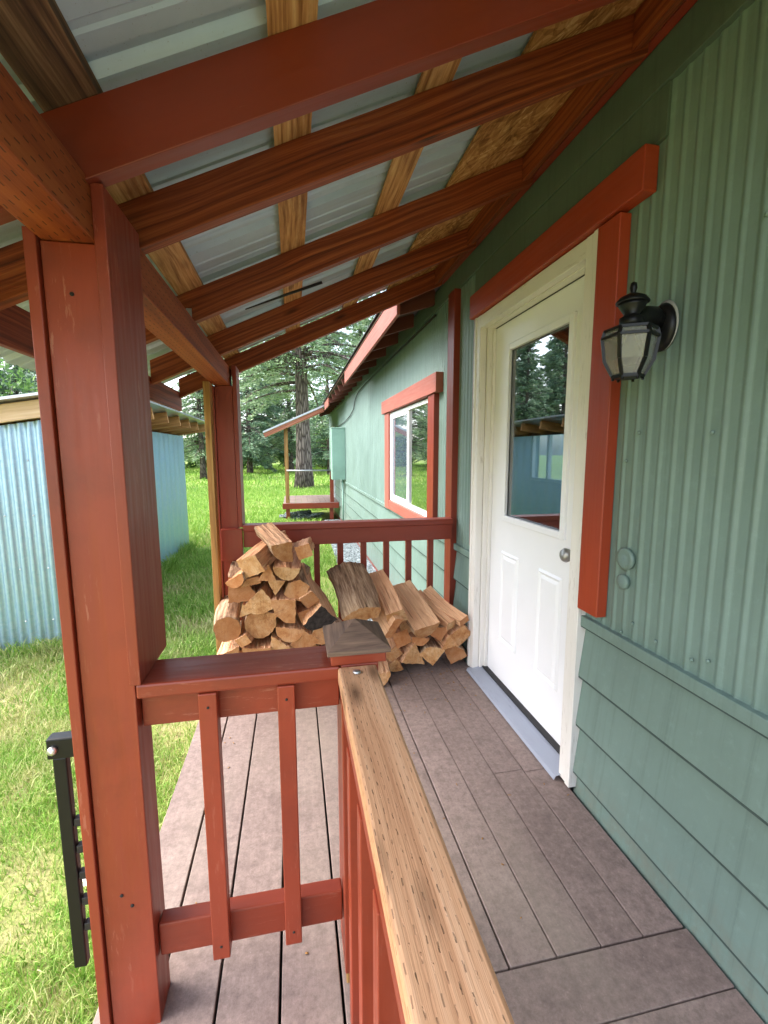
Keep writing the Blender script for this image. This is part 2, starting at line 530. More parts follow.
def mat_log(kind):
    nt = NT('log_' + kind)
    oi = nt.n('ShaderNodeObjectInfo').outputs['Random']
    off = nt.n('ShaderNodeCombineXYZ')
    for k in range(3):
        nt.l(nt.math('MULTIPLY', oi, 7.0 + 3 * k), off.inputs[k])
    if kind == 'end':
        p = nt.coords('Object', (1, 1, 1), off.outputs[0])
        sp = nt.n('ShaderNodeSeparateXYZ')
        nt.l(nt.n('ShaderNodeTexCoord').outputs['Object'], sp.inputs[0])
        wx = nt.math('MULTIPLY', nt.math('SUBTRACT', nt.noise(p, 9, 3), 0.5), 0.02)
        r = nt.math('SQRT', nt.math('ADD', nt.math('POWER', nt.math('ADD', sp.outputs[0], wx), 2.0), nt.math('POWER', nt.math('ADD', sp.outputs[2], wx), 2.0)))
        ring = nt.math('SINE', nt.math('MULTIPLY', r, 1150.0))
        n = nt.noise(p, 18, 6, 0.7)
        base = nt.ramp(n, [(0.3, srgb(160, 106, 62)), (0.46, srgb(212, 164, 110)), (0.7, srgb(238, 206, 160))])
        base = nt.mix(nt.math('MULTIPLY', nt.math('MAXIMUM', ring, 0.0), 0.5), base, srgb(150, 94, 52))
        gy = nt.noise(p, 42, 5, 0.8)
        base = nt.mix(nt.ramp(gy, [(0.52, (0, 0, 0)), (0.68, (0.6, 0.6, 0.6))]), base, srgb(118, 78, 48))
        saw = nt.noise(nt.coords('Object', (55, 3, 6), off.outputs[0]), 3.0, 3)
        base = nt.mix(nt.ramp(saw, [(0.55, (0, 0, 0)), (0.7, (0.35, 0.35, 0.35))]), base, srgb(140, 92, 58))
        base = nt.mix(nt.math('MULTIPLY', nt.math('FRACT', nt.math('MULTIPLY', oi, 17.3)), 0.7), base, srgb(182, 108, 64))
        base = nt.mix(nt.math('MULTIPLY', nt.math('FRACT', nt.math('MULTIPLY', oi, 41.7)), 0.45), base, srgb(120, 82, 54))
        ang = nt.math('ARCTAN2', sp.outputs[2], sp.outputs[0])
        cb2 = nt.n('ShaderNodeCombineXYZ')
        nt.l(nt.math('MULTIPLY', ang, 5.0), cb2.inputs[0])
        nt.l(nt.math('MULTIPLY', oi, 37.0), cb2.inputs[1])
        ck = nt.noise(cb2.outputs[0], 2.0, 2)
        base = nt.mix(nt.ramp(ck, [(0.72, (0, 0, 0)), (0.75, (0.7, 0.7, 0.7))]), base, srgb(92, 54, 32))
        nt.bump(nt.math('SUBTRACT', nt.math('ADD', saw, nt.math('MULTIPLY', ring, 0.2)), nt.math('MULTIPLY', nt.ramp(ck, [(0.72, (0, 0, 0)), (0.75, (1, 1, 1))]), 1.0)), 0.7, 0.003)
    elif kind == 'split':
        g = nt.noise(nt.coords('Object', (70, 3.0, 70), off.outputs[0]), 1.0, 5, 0.65)
        b = nt.noise(nt.coords('Object', (6, 3, 6), off.outputs[0]), 1.0, 4)
        base = nt.ramp(g, [(0.3, srgb(170, 110, 78)), (0.5, srgb(208, 154, 114)), (0.7, srgb(232, 190, 150))])
        base = nt.mix(nt.ramp(b, [(0.45, (0, 0, 0)), (0.7, (0.6, 0.6, 0.6))]), base, srgb(186, 122, 80))
        base = nt.mix(nt.math('MULTIPLY', nt.math('FRACT', nt.math('MULTIPLY', oi, 23.9)), 0.5), base, srgb(222, 180, 142))
        base = nt.mix(nt.ramp(nt.noise(nt.coords('Object', (160, 2.0, 160), off.outputs[0]), 1.0, 2), [(0.62, (0, 0, 0)), (0.70, (.6, .6, .6))]), base, srgb(120, 72, 46))
        nt.bump(g, 1.0, 0.010)
    elif kind == 'bark':
        g = nt.noise(nt.coords('Object', (48, 3.5, 48), off.outputs[0]), 1.0, 6, 0.75)
        base = nt.ramp(g, [(0.32, srgb(78, 56, 42)), (0.48, srgb(150, 118, 92)), (0.62, srgb(196, 166, 136))])
        nt.bump(g, 1.0, 0.01)
    else:
        n = nt.noise(nt.coords('Object', (40, 10, 40)), 1.0, 4)
        base = nt.ramp(n, [(0.3, srgb(34, 30, 30)), (0.7, srgb(74, 66, 62))])
        nt.bump(n, 0.5, 0.003)
    return nt.set(base, 0.8, spec=0.2)


for k in ('end', 'split', 'bark', 'black'):
    M['log_' + k] = mat_log(k)


# ------------------------------------------------------------------ mesh helpers
class MB:
    """collects boxes, prisms and tubes into ONE mesh; UV u runs along each piece's length in metres"""

    def __init__(s):
        s.v, s.f, s.uv, s.mi, s.sm = [], [], [], [], []

    def add(s, verts, faces, uvs=None, mi=0, smooth=False):
        o = len(s.v)
        s.v += [tuple(v) for v in verts]
        for k, f in enumerate(faces):
            s.f.append([o + i for i in f])
            s.uv.append(uvs[k] if uvs else [(0, 0)] * len(f))
            s.mi.append(mi)
            s.sm.append(smooth)
        return s

    def box(s, x0, x1, y0, y1, z0, z1, mat=None, axis=None, mi=0):
        """box; mat = 4x4 placed afterwards"""
        d = (x1 - x0, y1 - y0, z1 - z0)
        if axis is None:
            axis = d.index(max(d))
        P = [(x, y, z) for z in (z0, z1) for y in (y0, y1) for x in (x0, x1)]
        F = [(0, 2, 3, 1), (4, 5, 7, 6), (0, 1, 5, 4), (2, 6, 7, 3), (0, 4, 6, 2), (1, 3, 7, 5)]
        nrm = [2, 2, 1, 1, 0, 0]
        ou, ov = random.random() * 9, random.random() * 9
        U = []
        for f, n in zip(F, nrm):
            if n != axis:
                v_ax = 3 - n - axis
                U.append([(P[i][axis] + ou, P[i][v_ax] + ov + n * 0.37) for i in f])
            else:
                a, b = [k for k in range(3) if k != n]
                U.append([(P[i][a] * 0.3 + ou, P[i][b] + ov) for i in f])
        if mat is not None:
            P = [mat @ Vector(p) for p in P]
        return s.add(P, F, U, mi)

    def bar(s, a, b, w, h, up=(0, 0, 1), mi=0):
        """rectangular bar from a to b (centre line), w across, h along up"""
        a, b = Vector(a), Vector(b)
        d = (b - a)
        L = d.length
        d.normalize()
        side = d.cross(Vector(up)).normalized()
        u = side.cross(d).normalized()
        mt = Matrix((( d.x, side.x, u.x, a.x), (d.y, side.y, u.y, a.y), (d.z, side.z, u.z, a.z), (0, 0, 0, 1)))
        return s.box(0, L, -w / 2, w / 2, -h / 2, h / 2, mt, axis=0, mi=mi)

    def lathe(s, prof, c, axis=Vector((0, 0, 1)), n=20, mi=0, sx=1.0, smooth=True):
        axis = Vector(axis).normalized()
        t = Vector((1, 0, 0)) if abs(axis.x) < 0.9 else Vector((0, 1, 0))
        e1 = axis.cross(t).normalized()
        e2 = axis.cross(e1)
        V, F = [], []
        for r, h in prof:
            for k in range(n):
                a = 2 * math.pi * k / n
                V.append(Vector(c) + axis * h + e1 * (r * math.cos(a) * sx) + e2 * (r * math.sin(a)))
        for i in range(len(prof) - 1):
            for k in range(n):
                F.append((i * n + k, i * n + (k + 1) % n, (i + 1) * n + (k + 1) % n, (i + 1) * n + k))
        s.add(V, F, None, mi, smooth)
        F2 = [tuple(range(n))[::-1], tuple(range((len(prof) - 1) * n, len(prof) * n))]
        o = len(s.v) - len(V)
        for f in F2:
            s.f.append([o + i for i in f]); s.uv.append([(0, 0)] * n); s.mi.append(mi); s.sm.append(False)
        return s

    def tube(s, pts, r, n=8, mi=0):
        pts = [Vector(p) for p in pts]
        V, F = [], []
        for i, p in enumerate(pts):
            d = (pts[min(i + 1, len(pts) - 1)] - pts[max(i - 1, 0)]).normalized()
            t = Vector((0, 0, 1)) if abs(d.z) < 0.9 else Vector((1, 0, 0))
            e1 = d.cross(t).normalized(); e2 = d.cross(e1)
            rr = r[i] if isinstance(r, (list, tuple)) else r
            for k in range(n):
                a = 2 * math.pi * k / n
                V.append(p + e1 * rr * math.cos(a) + e2 * rr * math.sin(a))
        for i in range(len(pts) - 1):
            for k in range(n):
                F.append((i * n + k, i * n + (k + 1) % n, (i + 1) * n + (k + 1) % n, (i + 1) * n + k))
        F += [tuple(range(n))[::-1], tuple(range((len(pts) - 1) * n, len(pts) * n))]
        return s.add(V, F, None, mi, True)

    def build(s, name, mats, parent=None, bevel=0.0, origin=None):
        me = bpy.data.meshes.new(name)
        o0 = Vector(origin) if origin is not None else Vector((0, 0, 0))
        me.from_pydata([tuple(Vector(v) - o0) for v in s.v], [], s.f)
        uvl = me.uv_layers.new(name='UVMap')
        flat = [c for f in s.uv for uv in f for c in uv]
        uvl.data.foreach_set('uv', flat)
        me.polygons.foreach_set('material_index', s.mi)
        me.polygons.foreach_set('use_smooth', s.sm)
        for m in (mats if isinstance(mats, (list, tuple)) else [mats]):
            me.materials.append(m)
        bm = bmesh.new(); bm.from_mesh(me)
        bmesh.ops.recalc_face_normals(bm, faces=bm.faces)
        bm.to_mesh(me); bm.free()
        me.update()
        ob = bpy.data.objects.new(name, me)
        COL.objects.link(ob)
        ob.location = o0
        if parent:
            ob.parent = parent
            ob.location = o0 - parent_origin(parent)
        if bevel:
            md = ob.modifiers.new('edge', 'BEVEL')
            md.width = bevel; md.segments = 2; md.limit_method = 'ANGLE'; md.angle_limit = R(40)
        return ob


def parent_origin(p):
    v = Vector(p.location)
    while p.parent:
        p = p.parent
        v += Vector(p.location)
    return v


def part(mb, name, mat, parent, bevel=0.0, label=None, origin=None, stuff=False):
    o = mb.build(name, mat, parent, bevel, origin)
    if label:
        o['label'] = label
    if stuff:
        o['kind'] = 'stuff'
    return o


def tag(o, label=None, cat=None, group=None, kind=None):
    if label: o['label'] = label
    if cat: o['category'] = cat
    if group: o['group'] = group
    if kind: o['kind'] = kind
    return o


def empty(name, loc, label, cat, group=None):
    o = bpy.data.objects.new(name, None)
    COL.objects.link(o)
    o.location = loc
    o.empty_display_size = 0.2
    return tag(o, label, cat, group)


def B(*a, **k):
    return MB().box(*a, **k)


def np_mesh(name, V, F, mat, parent=None, nper=3):
    me = bpy.data.meshes.new(name)
    V = np.asarray(V, dtype=np.float32).reshape(-1, 3)
    F = np.asarray(F, dtype=np.int32).reshape(-1, nper)
    me.vertices.add(len(V)); me.vertices.foreach_set('co', V.ravel())
    me.loops.add(F.size); me.loops.foreach_set('vertex_index', F.ravel())
    me.polygons.add(len(F))
    me.polygons.foreach_set('loop_start', np.arange(0, F.size, nper, dtype=np.int32))
    me.polygons.foreach_set('loop_total', np.full(len(F), nper, dtype=np.int32))
    me.update(calc_edges=True)
    me.materials.append(mat)
    if parent is None and name.endswith('_data'):
        return me
    ob = bpy.data.objects.new(name, me)
    COL.objects.link(ob)
    if parent:
        ob.parent = parent
    return ob


# ------------------------------------------------------------------ ground, gravel, grass
def ground_h(x, y):
    return GZ + 0.025 * np.sin(x * 0.9 + 1.0) * np.cos(y * 0.7) * np.clip((np.abs(x + 1.2) + np.abs(y - 4)) / 8, 0, 1)


xs = np.concatenate([np.linspace(-160, -14, 14), np.linspace(-12, 3, 46), np.linspace(6, 120, 10)])
ys = np.concatenate([np.linspace(-90, -6, 12), np.linspace(-4, 24, 70), np.linspace(27, 220, 22)])
XX, YY = np.meshgrid(xs, ys)
ZZ = ground_h(XX, YY)
nx, ny = len(xs), len(ys)
Vg = np.stack([XX, YY, ZZ], -1).reshape(-1, 3)
Fg = [(j * nx + i, j * nx + i + 1, (j + 1) * nx + i + 1, (j + 1) * nx + i) for j in range(ny - 1) for i in range(nx - 1)]
g = np_mesh('ground', Vg, Fg, M['ground'], nper=4)
tag(g, kind='structure')
gp = MB()
gp.add([(0.55, 3.12, GZ + 0.04), (1.08, 3.12, GZ + 0.04), (1.08, 10.9, GZ + 0.05), (0.7, 10.9, GZ + 0.05),
        (0.50, 3.12, GZ - 0.05), (0.60, 10.9, GZ - 0.05)],
       [(0, 1, 2, 3), (4, 0, 3, 5)])
tag(gp.build('gravel_path', M['gravel']), kind='structure')


def grass_blades(n, xr, yr, hr, w, seed, avoid=None, power=1.0):
    rg = np.random.default_rng(seed)
    x = rg.uniform(xr[0], xr[1], n)
    y = yr[0] + (yr[1] - yr[0]) * rg.uniform(0, 1, n) ** power
    keep = np.ones(n, bool)
    keep &= ~((x > -0.53) & (y < 3.1))                     # deck
    keep &= ~((x > 0.60) & (y < 13.2))                     # gravel, stoop and house
    keep &= ~((x > -0.25) & (y > 10.9) & (y < 13.2))       # stoop
    keep &= ~((x > 1.0) & (y < 14.2))
    keep &= ~((x < -1.83) & (x > -7) & (y > 4.12) & (y < 8.5))
    x, y = x[keep], y[keep]
    # clumpy density
    cl = np.sin(x * 3.1 + 1.7 * np.sin(y * 2.3)) * np.cos(y * 2.7 + np.sin(x * 1.9))
    k2 = rg.uniform(0, 1, len(x)) < 0.62 + 0.38 * cl
    x, y, cl = x[k2], y[k2], cl[k2]
    n = len(x)
    z = ground_h(x, y) - 0.004
    h = rg.uniform(hr[0], hr[1], n) * (1 + 0.25 * cl)
    a = rg.uniform(0, 2 * np.pi, n)
    le = rg.uniform(0.2, 1.1, n)
    tx, ty = np.cos(a), np.sin(a)
    b = rg.uniform(0, 2 * np.pi, n)
    sx, sy = np.cos(b) * w, np.sin(b) * w
    ww = rg.uniform(0.6, 1.4, n)
    V = np.empty((n, 5, 3))
    V[:, 0] = np.stack([x - sx * ww, y - sy * ww, z], -1)
    V[:, 1] = np.stack([x + sx * ww, y + sy * ww, z], -1)
    mx, my = x + tx * h * le * 0.35, y + ty * h * le * 0.35
    V[:, 2] = np.stack([mx + sx * .7 * ww, my + sy * .7 * ww, z + h * 0.6], -1)
    V[:, 3] = np.stack([mx - sx * .7 * ww, my - sy * .7 * ww, z + h * 0.6], -1)
    V[:, 4] = np.stack([x + tx * h * le, y + ty * h * le, z + h * (1.0 - 0.25 * le)], -1)
    i = np.arange(n) * 5
    F = np.concatenate([np.stack([i, i + 1, i + 2], -1), np.stack([i, i + 2, i + 3], -1), np.stack([i + 3, i + 2, i + 4], -1)])
    return V.reshape(-1, 3), F


GV, GF, off = [], [], 0
for a in ((150000, (-2.6, -0.45), (0.2, 4.4), (0.025, 0.075), 0.0022, 1),
          (90000, (-4.5, 1.0), (3.0, 9.5), (0.05, 0.12), 0.0045, 2),
          (90000, (-8, 2.5), (8.5, 22), (0.07, 0.18), 0.009, 3),
          (60000, (-22, 9), (20, 62), (0.1, 0.26), 0.03, 4),
          (2600, (-3.2, -1.80), (4.00, 4.12), (0.06, 0.20), 0.004, 6),
          (2600, (-1.83, -1.74), (4.0, 8.6), (0.08, 0.26), 0.005, 7),
          (26000, (-9, -2.5), (-2, 9), (0.05, 0.12), 0.007, 5)):
    v, f = grass_blades(*a)
    GV.append(v); GF.append(f + off); off += len(v)
gr = np_mesh('grass', np.concatenate(GV), np.concatenate(GF), M['grass'])
tag(gr, 'green lawn grass with dry straw coloured patches beside the porch', 'grass', kind='stuff')

# ------------------------------------------------------------------ house
house = empty('house', (WX, 2.0, GZ), 'sage green ribbed metal house with red trim and lap siding skirt', 'house')
Y0, Y1 = -2.2, 14.0


def ribbed(y0, y1, z0, z1, x=WX, pitch=0.051, wav=0.0):
    """ribbed metal sheet, ribs vertical, profile along y, real thickness behind"""
    m = MB()
    prof = []
    k0 = math.floor(y0 / pitch)
    y = k0 * pitch
    i = k0
    while y < y1 + pitch:
        big = (i % 3 == 0)
        h = 0.0050 if big else 0.0041
        w = 0.62 if big else 0.52
        for q in range(-1, 10):
            fy = 0.5 - w / 2 + w * q / 8 if 0 <= q <= 8 else 0.0 if q < 0 else 0.9999
            d = h * 0.5 * (1 - math.cos(2 * math.pi * q / 8)) if 0 <= q <= 8 else 0.0
            yy = y + fy * pitch
            if y0 < yy < y1:
                prof.append((yy, d))
        y += pitch; i += 1
    prof = [(y0, 0)] + prof + [(y1, 0)]
    V, F = [], []
    for yy, d in prof:
        V += [(x - d, yy, z0), (x - d, yy, z1)]
    for k in range(len(prof) - 1):
        F.append((2 * k, 2 * k + 1, 2 * k + 3, 2 * k + 2))
    m.add(V, F, None, 0, False)
    m.box(x + 0.004, x + 0.03, y0, y1, z0, z1)
    return m


wall = MB()
for a in ((Y0, 1.515, 0.717, 2.43), (1.515, 2.60, 2.11, 2.43), (2.60, 3.50, 0.717, 2.43), (3.50, 5.04, 1.79, 2.43), (5.04, Y1, 0.717, 2.43), (3.50, 5.04, 0.717, 0.815)):
    r_ = ribbed(*a)
    o_ = len(wall.v)
    wall.add(r_.v, r_.f, r_.uv)
    wall.sm[-len(r_.f):] = r_.sm
part(wall, 'wall_siding', M['green'], house)

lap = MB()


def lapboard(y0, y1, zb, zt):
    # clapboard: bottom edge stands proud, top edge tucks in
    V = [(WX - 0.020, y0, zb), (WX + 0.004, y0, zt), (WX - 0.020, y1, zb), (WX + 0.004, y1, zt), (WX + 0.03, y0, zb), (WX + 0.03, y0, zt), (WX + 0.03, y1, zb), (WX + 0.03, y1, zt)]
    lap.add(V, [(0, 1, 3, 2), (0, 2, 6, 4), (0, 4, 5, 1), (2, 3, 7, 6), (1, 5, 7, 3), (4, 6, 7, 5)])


M['shadow_grime'] = simple('shadow_grime_edge', srgb(62, 78, 74), 0.8)  # dark colour paints in the shadow line under each lap board, plus grime
shadow_grime = MB()
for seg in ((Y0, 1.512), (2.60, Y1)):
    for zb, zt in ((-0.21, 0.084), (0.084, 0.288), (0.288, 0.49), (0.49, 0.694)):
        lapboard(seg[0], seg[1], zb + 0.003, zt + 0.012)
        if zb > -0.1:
            shadow_grime.box(WX - 0.0185, WX + 0.0, seg[0] + .001, seg[1] - .001, zb - 0.0045, zb + 0.0025, axis=1)
    shadow_grime.box(WX - 0.0205, WX + 0.0, seg[0] + .001, seg[1] - .001, 0.6925, 0.6968, axis=1)
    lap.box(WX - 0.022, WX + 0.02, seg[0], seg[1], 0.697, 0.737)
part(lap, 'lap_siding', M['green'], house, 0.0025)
part(shadow_grime, 'lap_shadow_line', M['shadow_grime'], house)
part(B(WX - 0.012, WX + 0.03, 3.1, Y1, GZ - .05, -0.212), 'skirt_board', M['darkred'], house)
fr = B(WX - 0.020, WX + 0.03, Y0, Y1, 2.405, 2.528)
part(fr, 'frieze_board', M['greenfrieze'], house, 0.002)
fz = B(WX - 0.014, WX + 0.012, 1.25, 2.66, 2.262, 2.403)
part(fz, 'head_board', M['greenfrieze'], house, 0.001)
M['room'] = simple('teal_room_paint', srgb(70, 96, 100), 0.6, var=0.05, nscale=4)
rm = MB()
rm.box(1.125, 4.75, 1.2, 13.9, -0.12, -0.02); rm.box(1.125, 4.75, 1.2, 13.9, 2.46, 2.60)
rm.box(1.125, 4.6, 1.1, 1.2, -0.02, 2.46); rm.box(1.125, 4.6, 13.9, 13.98, -0.02, 2.46)
for a in ((1.1, 7.06, -0.02, 2.46), (8.25, 13.98, -0.02, 2.46), (7.06, 8.25, -0.02, 0.81), (7.06, 8.25, 1.72, 2.46)):
    rm.box(4.6, 4.75, *a)
part(rm, 'room_shell', M['room'], house)
part(B(1.13, 4.75, Y0, 1.08, GZ, 2.60), 'end_wall', M['darkbody'], house)
bw = MB()
for a in ((7.06, 7.12, .81, 1.72), (8.19, 8.25, .81, 1.72), (7.12, 8.19, .81, .87), (7.12, 8.19, 1.66, 1.72), (7.62, 7.68, .87, 1.66)):
    bw.box(4.57, 4.64, *a)
part(bw, 'back_window', M['vinyl'], house, 0.003)
part(B(WX - 0.045, WX + 0.01, 2.925, 3.05, -0.02, 2.40), 'corner_board', M['darkred'], house, 0.003)
# eaves past the porch: roof slab, tails, fascia
ev = MB()
for (ya, yb) in ((Y0, Y1),):
    V = []
    for y in (ya, yb):
        V += [(1.10, y, 2.655), (5.2, y, 3.90), (5.2, y, 3.94), (1.10, y, 2.70)]
    ev.add(V, [(0, 1, 5, 4), (1, 2, 6, 5), (2, 3, 7, 6), (3, 0, 4, 7), (0, 3, 2, 1), (4, 5, 6, 7)])
V = []
for y in (3.24, Y1):
    V += [(0.735, y, 2.475), (1.10, y, 2.60), (1.10, y, 2.625), (0.735, y, 2.497)]
ev.add(V, [(0, 1, 5, 4), (1, 2, 6, 5), (2, 3, 7, 6), (3, 0, 4, 7), (0, 3, 2, 1), (4, 5, 6, 7)])
V = []
for y in (Y0, 0.14):
    V += [(0.735, y, 2.475), (1.10, y, 2.60), (1.10, y, 2.625), (0.735, y, 2.497)]
ev.add(V, [(0, 1, 5, 4), (1, 2, 6, 5), (2, 3, 7, 6), (3, 0, 4, 7), (0, 3, 2, 1), (4, 5, 6, 7)])
roof_o = part(ev, 'roof', M['greywood'], house)
mt = MB()
V = []
for y in (3.23, Y1 + .1):
    V += [(0.715, y, 2.50), (1.15, y, 2.648), (1.15, y, 2.655), (0.715, y, 2.507)]
mt.add(V, [(0, 1, 5, 4), (1, 2, 6, 5), (2, 3, 7, 6), (3, 0, 4, 7), (0, 3, 2, 1), (4, 5, 6, 7)])
part(mt, 'drip_edge', M['blackmatte'], roof_o)
y = 3.45
while y < 13.8:
    t_ = MB().bar((0.765, y, 2.408), (1.085, y, 2.512), 0.04, 0.105)
    part(t_, 'rafter_tail', M['tailred'], house, 0.002)
    y += 0.61
part(B(0.738, 0.762, Y0, 0.14, 2.315, 2.472), 'fascia', M['faded'], house, 0.002)
part(B(0.738, 0.762, 3.25, 6.55, 2.315, 2.472), 'fascia', M['faded'], house, 0.002)
part(B(0.738, 0.762, 9.6, 10.7, 2.315, 2.472), 'fascia', M['faded'], house, 0.002)

# window with red casing
win = MB()
win.box(1.070, 1.112, 3.512, 3.545, 0.822, 1.786); win.box(1.070, 1.112, 5.000, 5.035, 0.822, 1.786)
win.box(1.072, 1.110, 3.545, 5.000, 1.752, 1.786); win.box(1.072, 1.110, 3.545, 5.000, 0.822, 0.858)
w0 = part(win, 'window', M['vinyl'], house, 0.003, 'white vinyl sliding window with red casing')
part(B(1.076, 1.106, 4.240, 4.275, 0.858, 1.752), 'mullion', M['vinyl'], w0, 0.002)
part(B(1.094, 1.102, 3.545, 4.240, 0.858, 1.752), 'pane', M['glass'], w0)
sf = MB()
for a in ((4.275, 4.305, 0.858, 1.752), (4.970, 5.000, 0.858, 1.752), (4.305, 4.970, 0.858, 0.888), (4.305, 4.970, 1.722, 1.752)):
    sf.box(1.080, 1.100, *a)
part(sf, 'sash', M['vinyl'], w0, 0.002)
part(B(1.090, 1.096, 4.305, 4.970, 0.888, 1.722), 'screen', M['screen'], w0, label='dark blue grey insect screen')
cas = MB()
cas.box(1.030, 1.088, 3.255, 5.345, 1.797, 1.938, axis=1)
part(cas, 'window_header', M['faded'], house, 0.003)
for a in ((1.046, 1.088, 3.345, 3.509, 0.715, 1.795), (1.050, 1.088, 5.038, 5.26, 0.715, 1.795)):
    part(B(*a), 'window_casing', M['faded'] if a[2] > 4 else M['darkred'], house, 0.003)
part(B(1.052, 1.088, 3.511, 5.036, 0.718, 0.820), 'window_apron', M['faded'], house, 0.003)

# door: frame, leaf, glass, panels, knob, threshold
dr = MB()
for (ya, yb, yi) in ((1.500, 1.580, 1), (2.530, 2.605, -1)):
    dr.box(1.060, 1.10, ya, yb, 0.012, 2.125)
    dr.box(1.054, 1.064, ya + (0.0 if yi > 0 else .05), ya + .03 if yi > 0 else yb, 0.012, 2.125)
dr.box(1.061, 1.10, 1.580, 2.530, 2.056, 2.124)
dr.box(1.102, 1.20, 1.562, 1.598, 0.03, 2.10); dr.box(1.102, 1.20, 2.516, 2.545, 0.03, 2.10)
dr.box(1.101, 1.199, 1.598, 2.516, 2.052, 2.09)
# stop strips
dr.box(1.128, 1.149, 1.598, 1.612, 0.035, 2.05); dr.box(1.128, 1.149, 2.502, 2.516, 0.035, 2.05)
door = part(dr, 'door', M['whitewood'], house, 0.003, 'white half glass entry door in worn white frame')
LX = 1.150
leaf = MB()
ya, yb = 1.600, 2.514
gy0, gy1, gz0, gz1 = 1.770, 2.330, 1.000, 1.905
leaf.box(LX, LX + .042, ya, gy0, 0.04, 2.05); leaf.box(LX, LX + .042, gy1, yb, 0.04, 2.05)
leaf.box(LX, LX + .042, gy0, gy1, gz1, 2.05); leaf.box(LX, LX + .042, gy0, gy1, 0.04, gz0)
for (pa, pb) in ((1.755, 1.955), (2.155, 2.355)):   # two raised panels, moulded rim
    za, zb = 0.275, 0.805
    def ring(a0, a1, b0, b1, xo, xi, w):
        V = [(xo, a0, b0), (xo, a1, b0), (xo, a1, b1), (xo, a0, b1), (xi, a0 + w, b0 + w), (xi, a1 - w, b0 + w), (xi, a1 - w, b1 - w), (xi, a0 + w, b1 - w)]
        leaf.add(V, [(0, 1, 5, 4), (1, 2, 6, 5), (2, 3, 7, 6), (3, 0, 4, 7)])
    ring(pa, pb, za, zb, LX - .0005, LX - 0.010, 0.010)
    ring(pa + .010, pb - .010, za + .010, zb - .010, LX - .010, LX - 0.001, 0.014)
    ring(pa + .024, pb - .024, za + .024, zb - .024, LX - .001, LX - 0.008, 0.016)
    leaf.add([(LX - .008, pa + .04, za + .04), (LX - .008, pb - .04, za + .04), (LX - .008, pb - .04, zb - .04), (LX - .008, pa + .04, zb - .04)], [(0, 1, 2, 3)])
part(leaf, 'leaf', M['white'], door)
gf = MB()
for a in ((gy0 - .022, gy0 + .012, gz0 - .022, gz1 + .022), (gy1 - .012, gy1 + .022, gz0 - .022, gz1 + .022), (gy0 + .012, gy1 - .012, gz1 - .012, gz1 + .022), (gy0 + .012, gy1 - .012, gz0 - .022, gz0 + .012)):
    gf.box(LX - .014, LX + .006, *a)
part(gf, 'glazing_frame', M['white'], door, 0.004)
part(B(LX + .008, LX + .016, gy0, gy1, gz0, gz1), 'pane', M['doorglass'], door)
ws = MB()
ws.box(1.143, 1.1495, 1.5985, 1.6005, 0.04, 2.05); ws.box(1.143, 1.1495, 2.5135, 2.5158, 0.04, 2.05); ws.box(1.143, 1.1495, 1.601, 2.513, 2.0495, 2.0518)
part(ws, 'weather_strip', M['blackmatte'], door)
part(B(1.118, 1.1485, 1.600, 2.512, 0.0335, 0.0415), 'sweep', M['blackmatte'], door)
kn = MB()
kn.lathe([(0.03, 0), (0.03, 0.006), (0.012, 0.012), (0.011, 0.035), (0.026, 0.045), (0.030, 0.06), (0.024, 0.072), (0.0, 0.075)], (LX, 1.655, 0.937), (-1, 0, 0), 18)
part(kn, 'handle', M['dullmetal'], door)
th = MB()
V = [(1.028, 1.562, 0.004), (1.028, 2.545, 0.004), (1.036, 1.562, 0.02), (1.036, 2.545, 0.02), (1.149, 1.562, 0.036), (1.149, 2.545, 0.036), (1.2, 1.562, 0.036), (1.2, 2.545, 0.036)]
th.add(V, [(0, 1, 3, 2), (2, 3, 5, 4), (4, 5, 7, 6)], [[(0, 0), (1, 0), (1, .02), (0, .02)], [(0, .02), (1, .02), (1, .13), (0, .13)], [(0, .13), (1, .13), (1, .2), (0, .2)]])
part(th, 'threshold', M['sill'], door)
part(B(1.036, 1.086, 1.282, 2.640, 2.128, 2.256), 'door_header', M['redtrim'], house, 0.004)
part(B(1.046, 1.088, 1.385, 1.497, 0.77, 2.120), 'door_casing', M['redtrim'], house, 0.004)
part(B(1.066, 1.088, 2.607, 2.640, 0.78, 2.127), 'door_casing', M['darkred'], house, 0.002)
# embossed discs and screw heads on the sheet
ds = MB()
ds.lathe([(0.0, -0.004), (0.036, -0.004), (0.038, 0.008), (0.030, 0.012), (0.024, 0.010), (0.0, 0.013)], (WX - .006, 1.30, 1.005), (-1, 0, 0), 24, sx=1.0)
ds.lathe([(0.0, -0.004), (0.024, -0.004), (0.026, 0.008), (0.020, 0.011), (0.0, 0.011)], (WX - .006, 1.305, 0.925), (-1, 0, 0), 24)
part(ds, 'cover_disc', M['green'], house)
sc_ = MB()
rg = random.Random(3)
for (yy, zz) in ((1.28, 1.42), (1.02, 1.41), (1.33, 1.33), (1.02, .78), (.97, .80), (1.25, .80), (.8, .78), (.93, 1.9), (1.30, .75), (0.7, 1.42), (1.15, .78)):
    part(MB().lathe([(0.006, 0), (0.006, 0.003), (0.003, 0.006), (0, 0.006)], (WX - .008, yy, zz), (-1, 0, 0), 8), 'screw_head', M['green'], house)

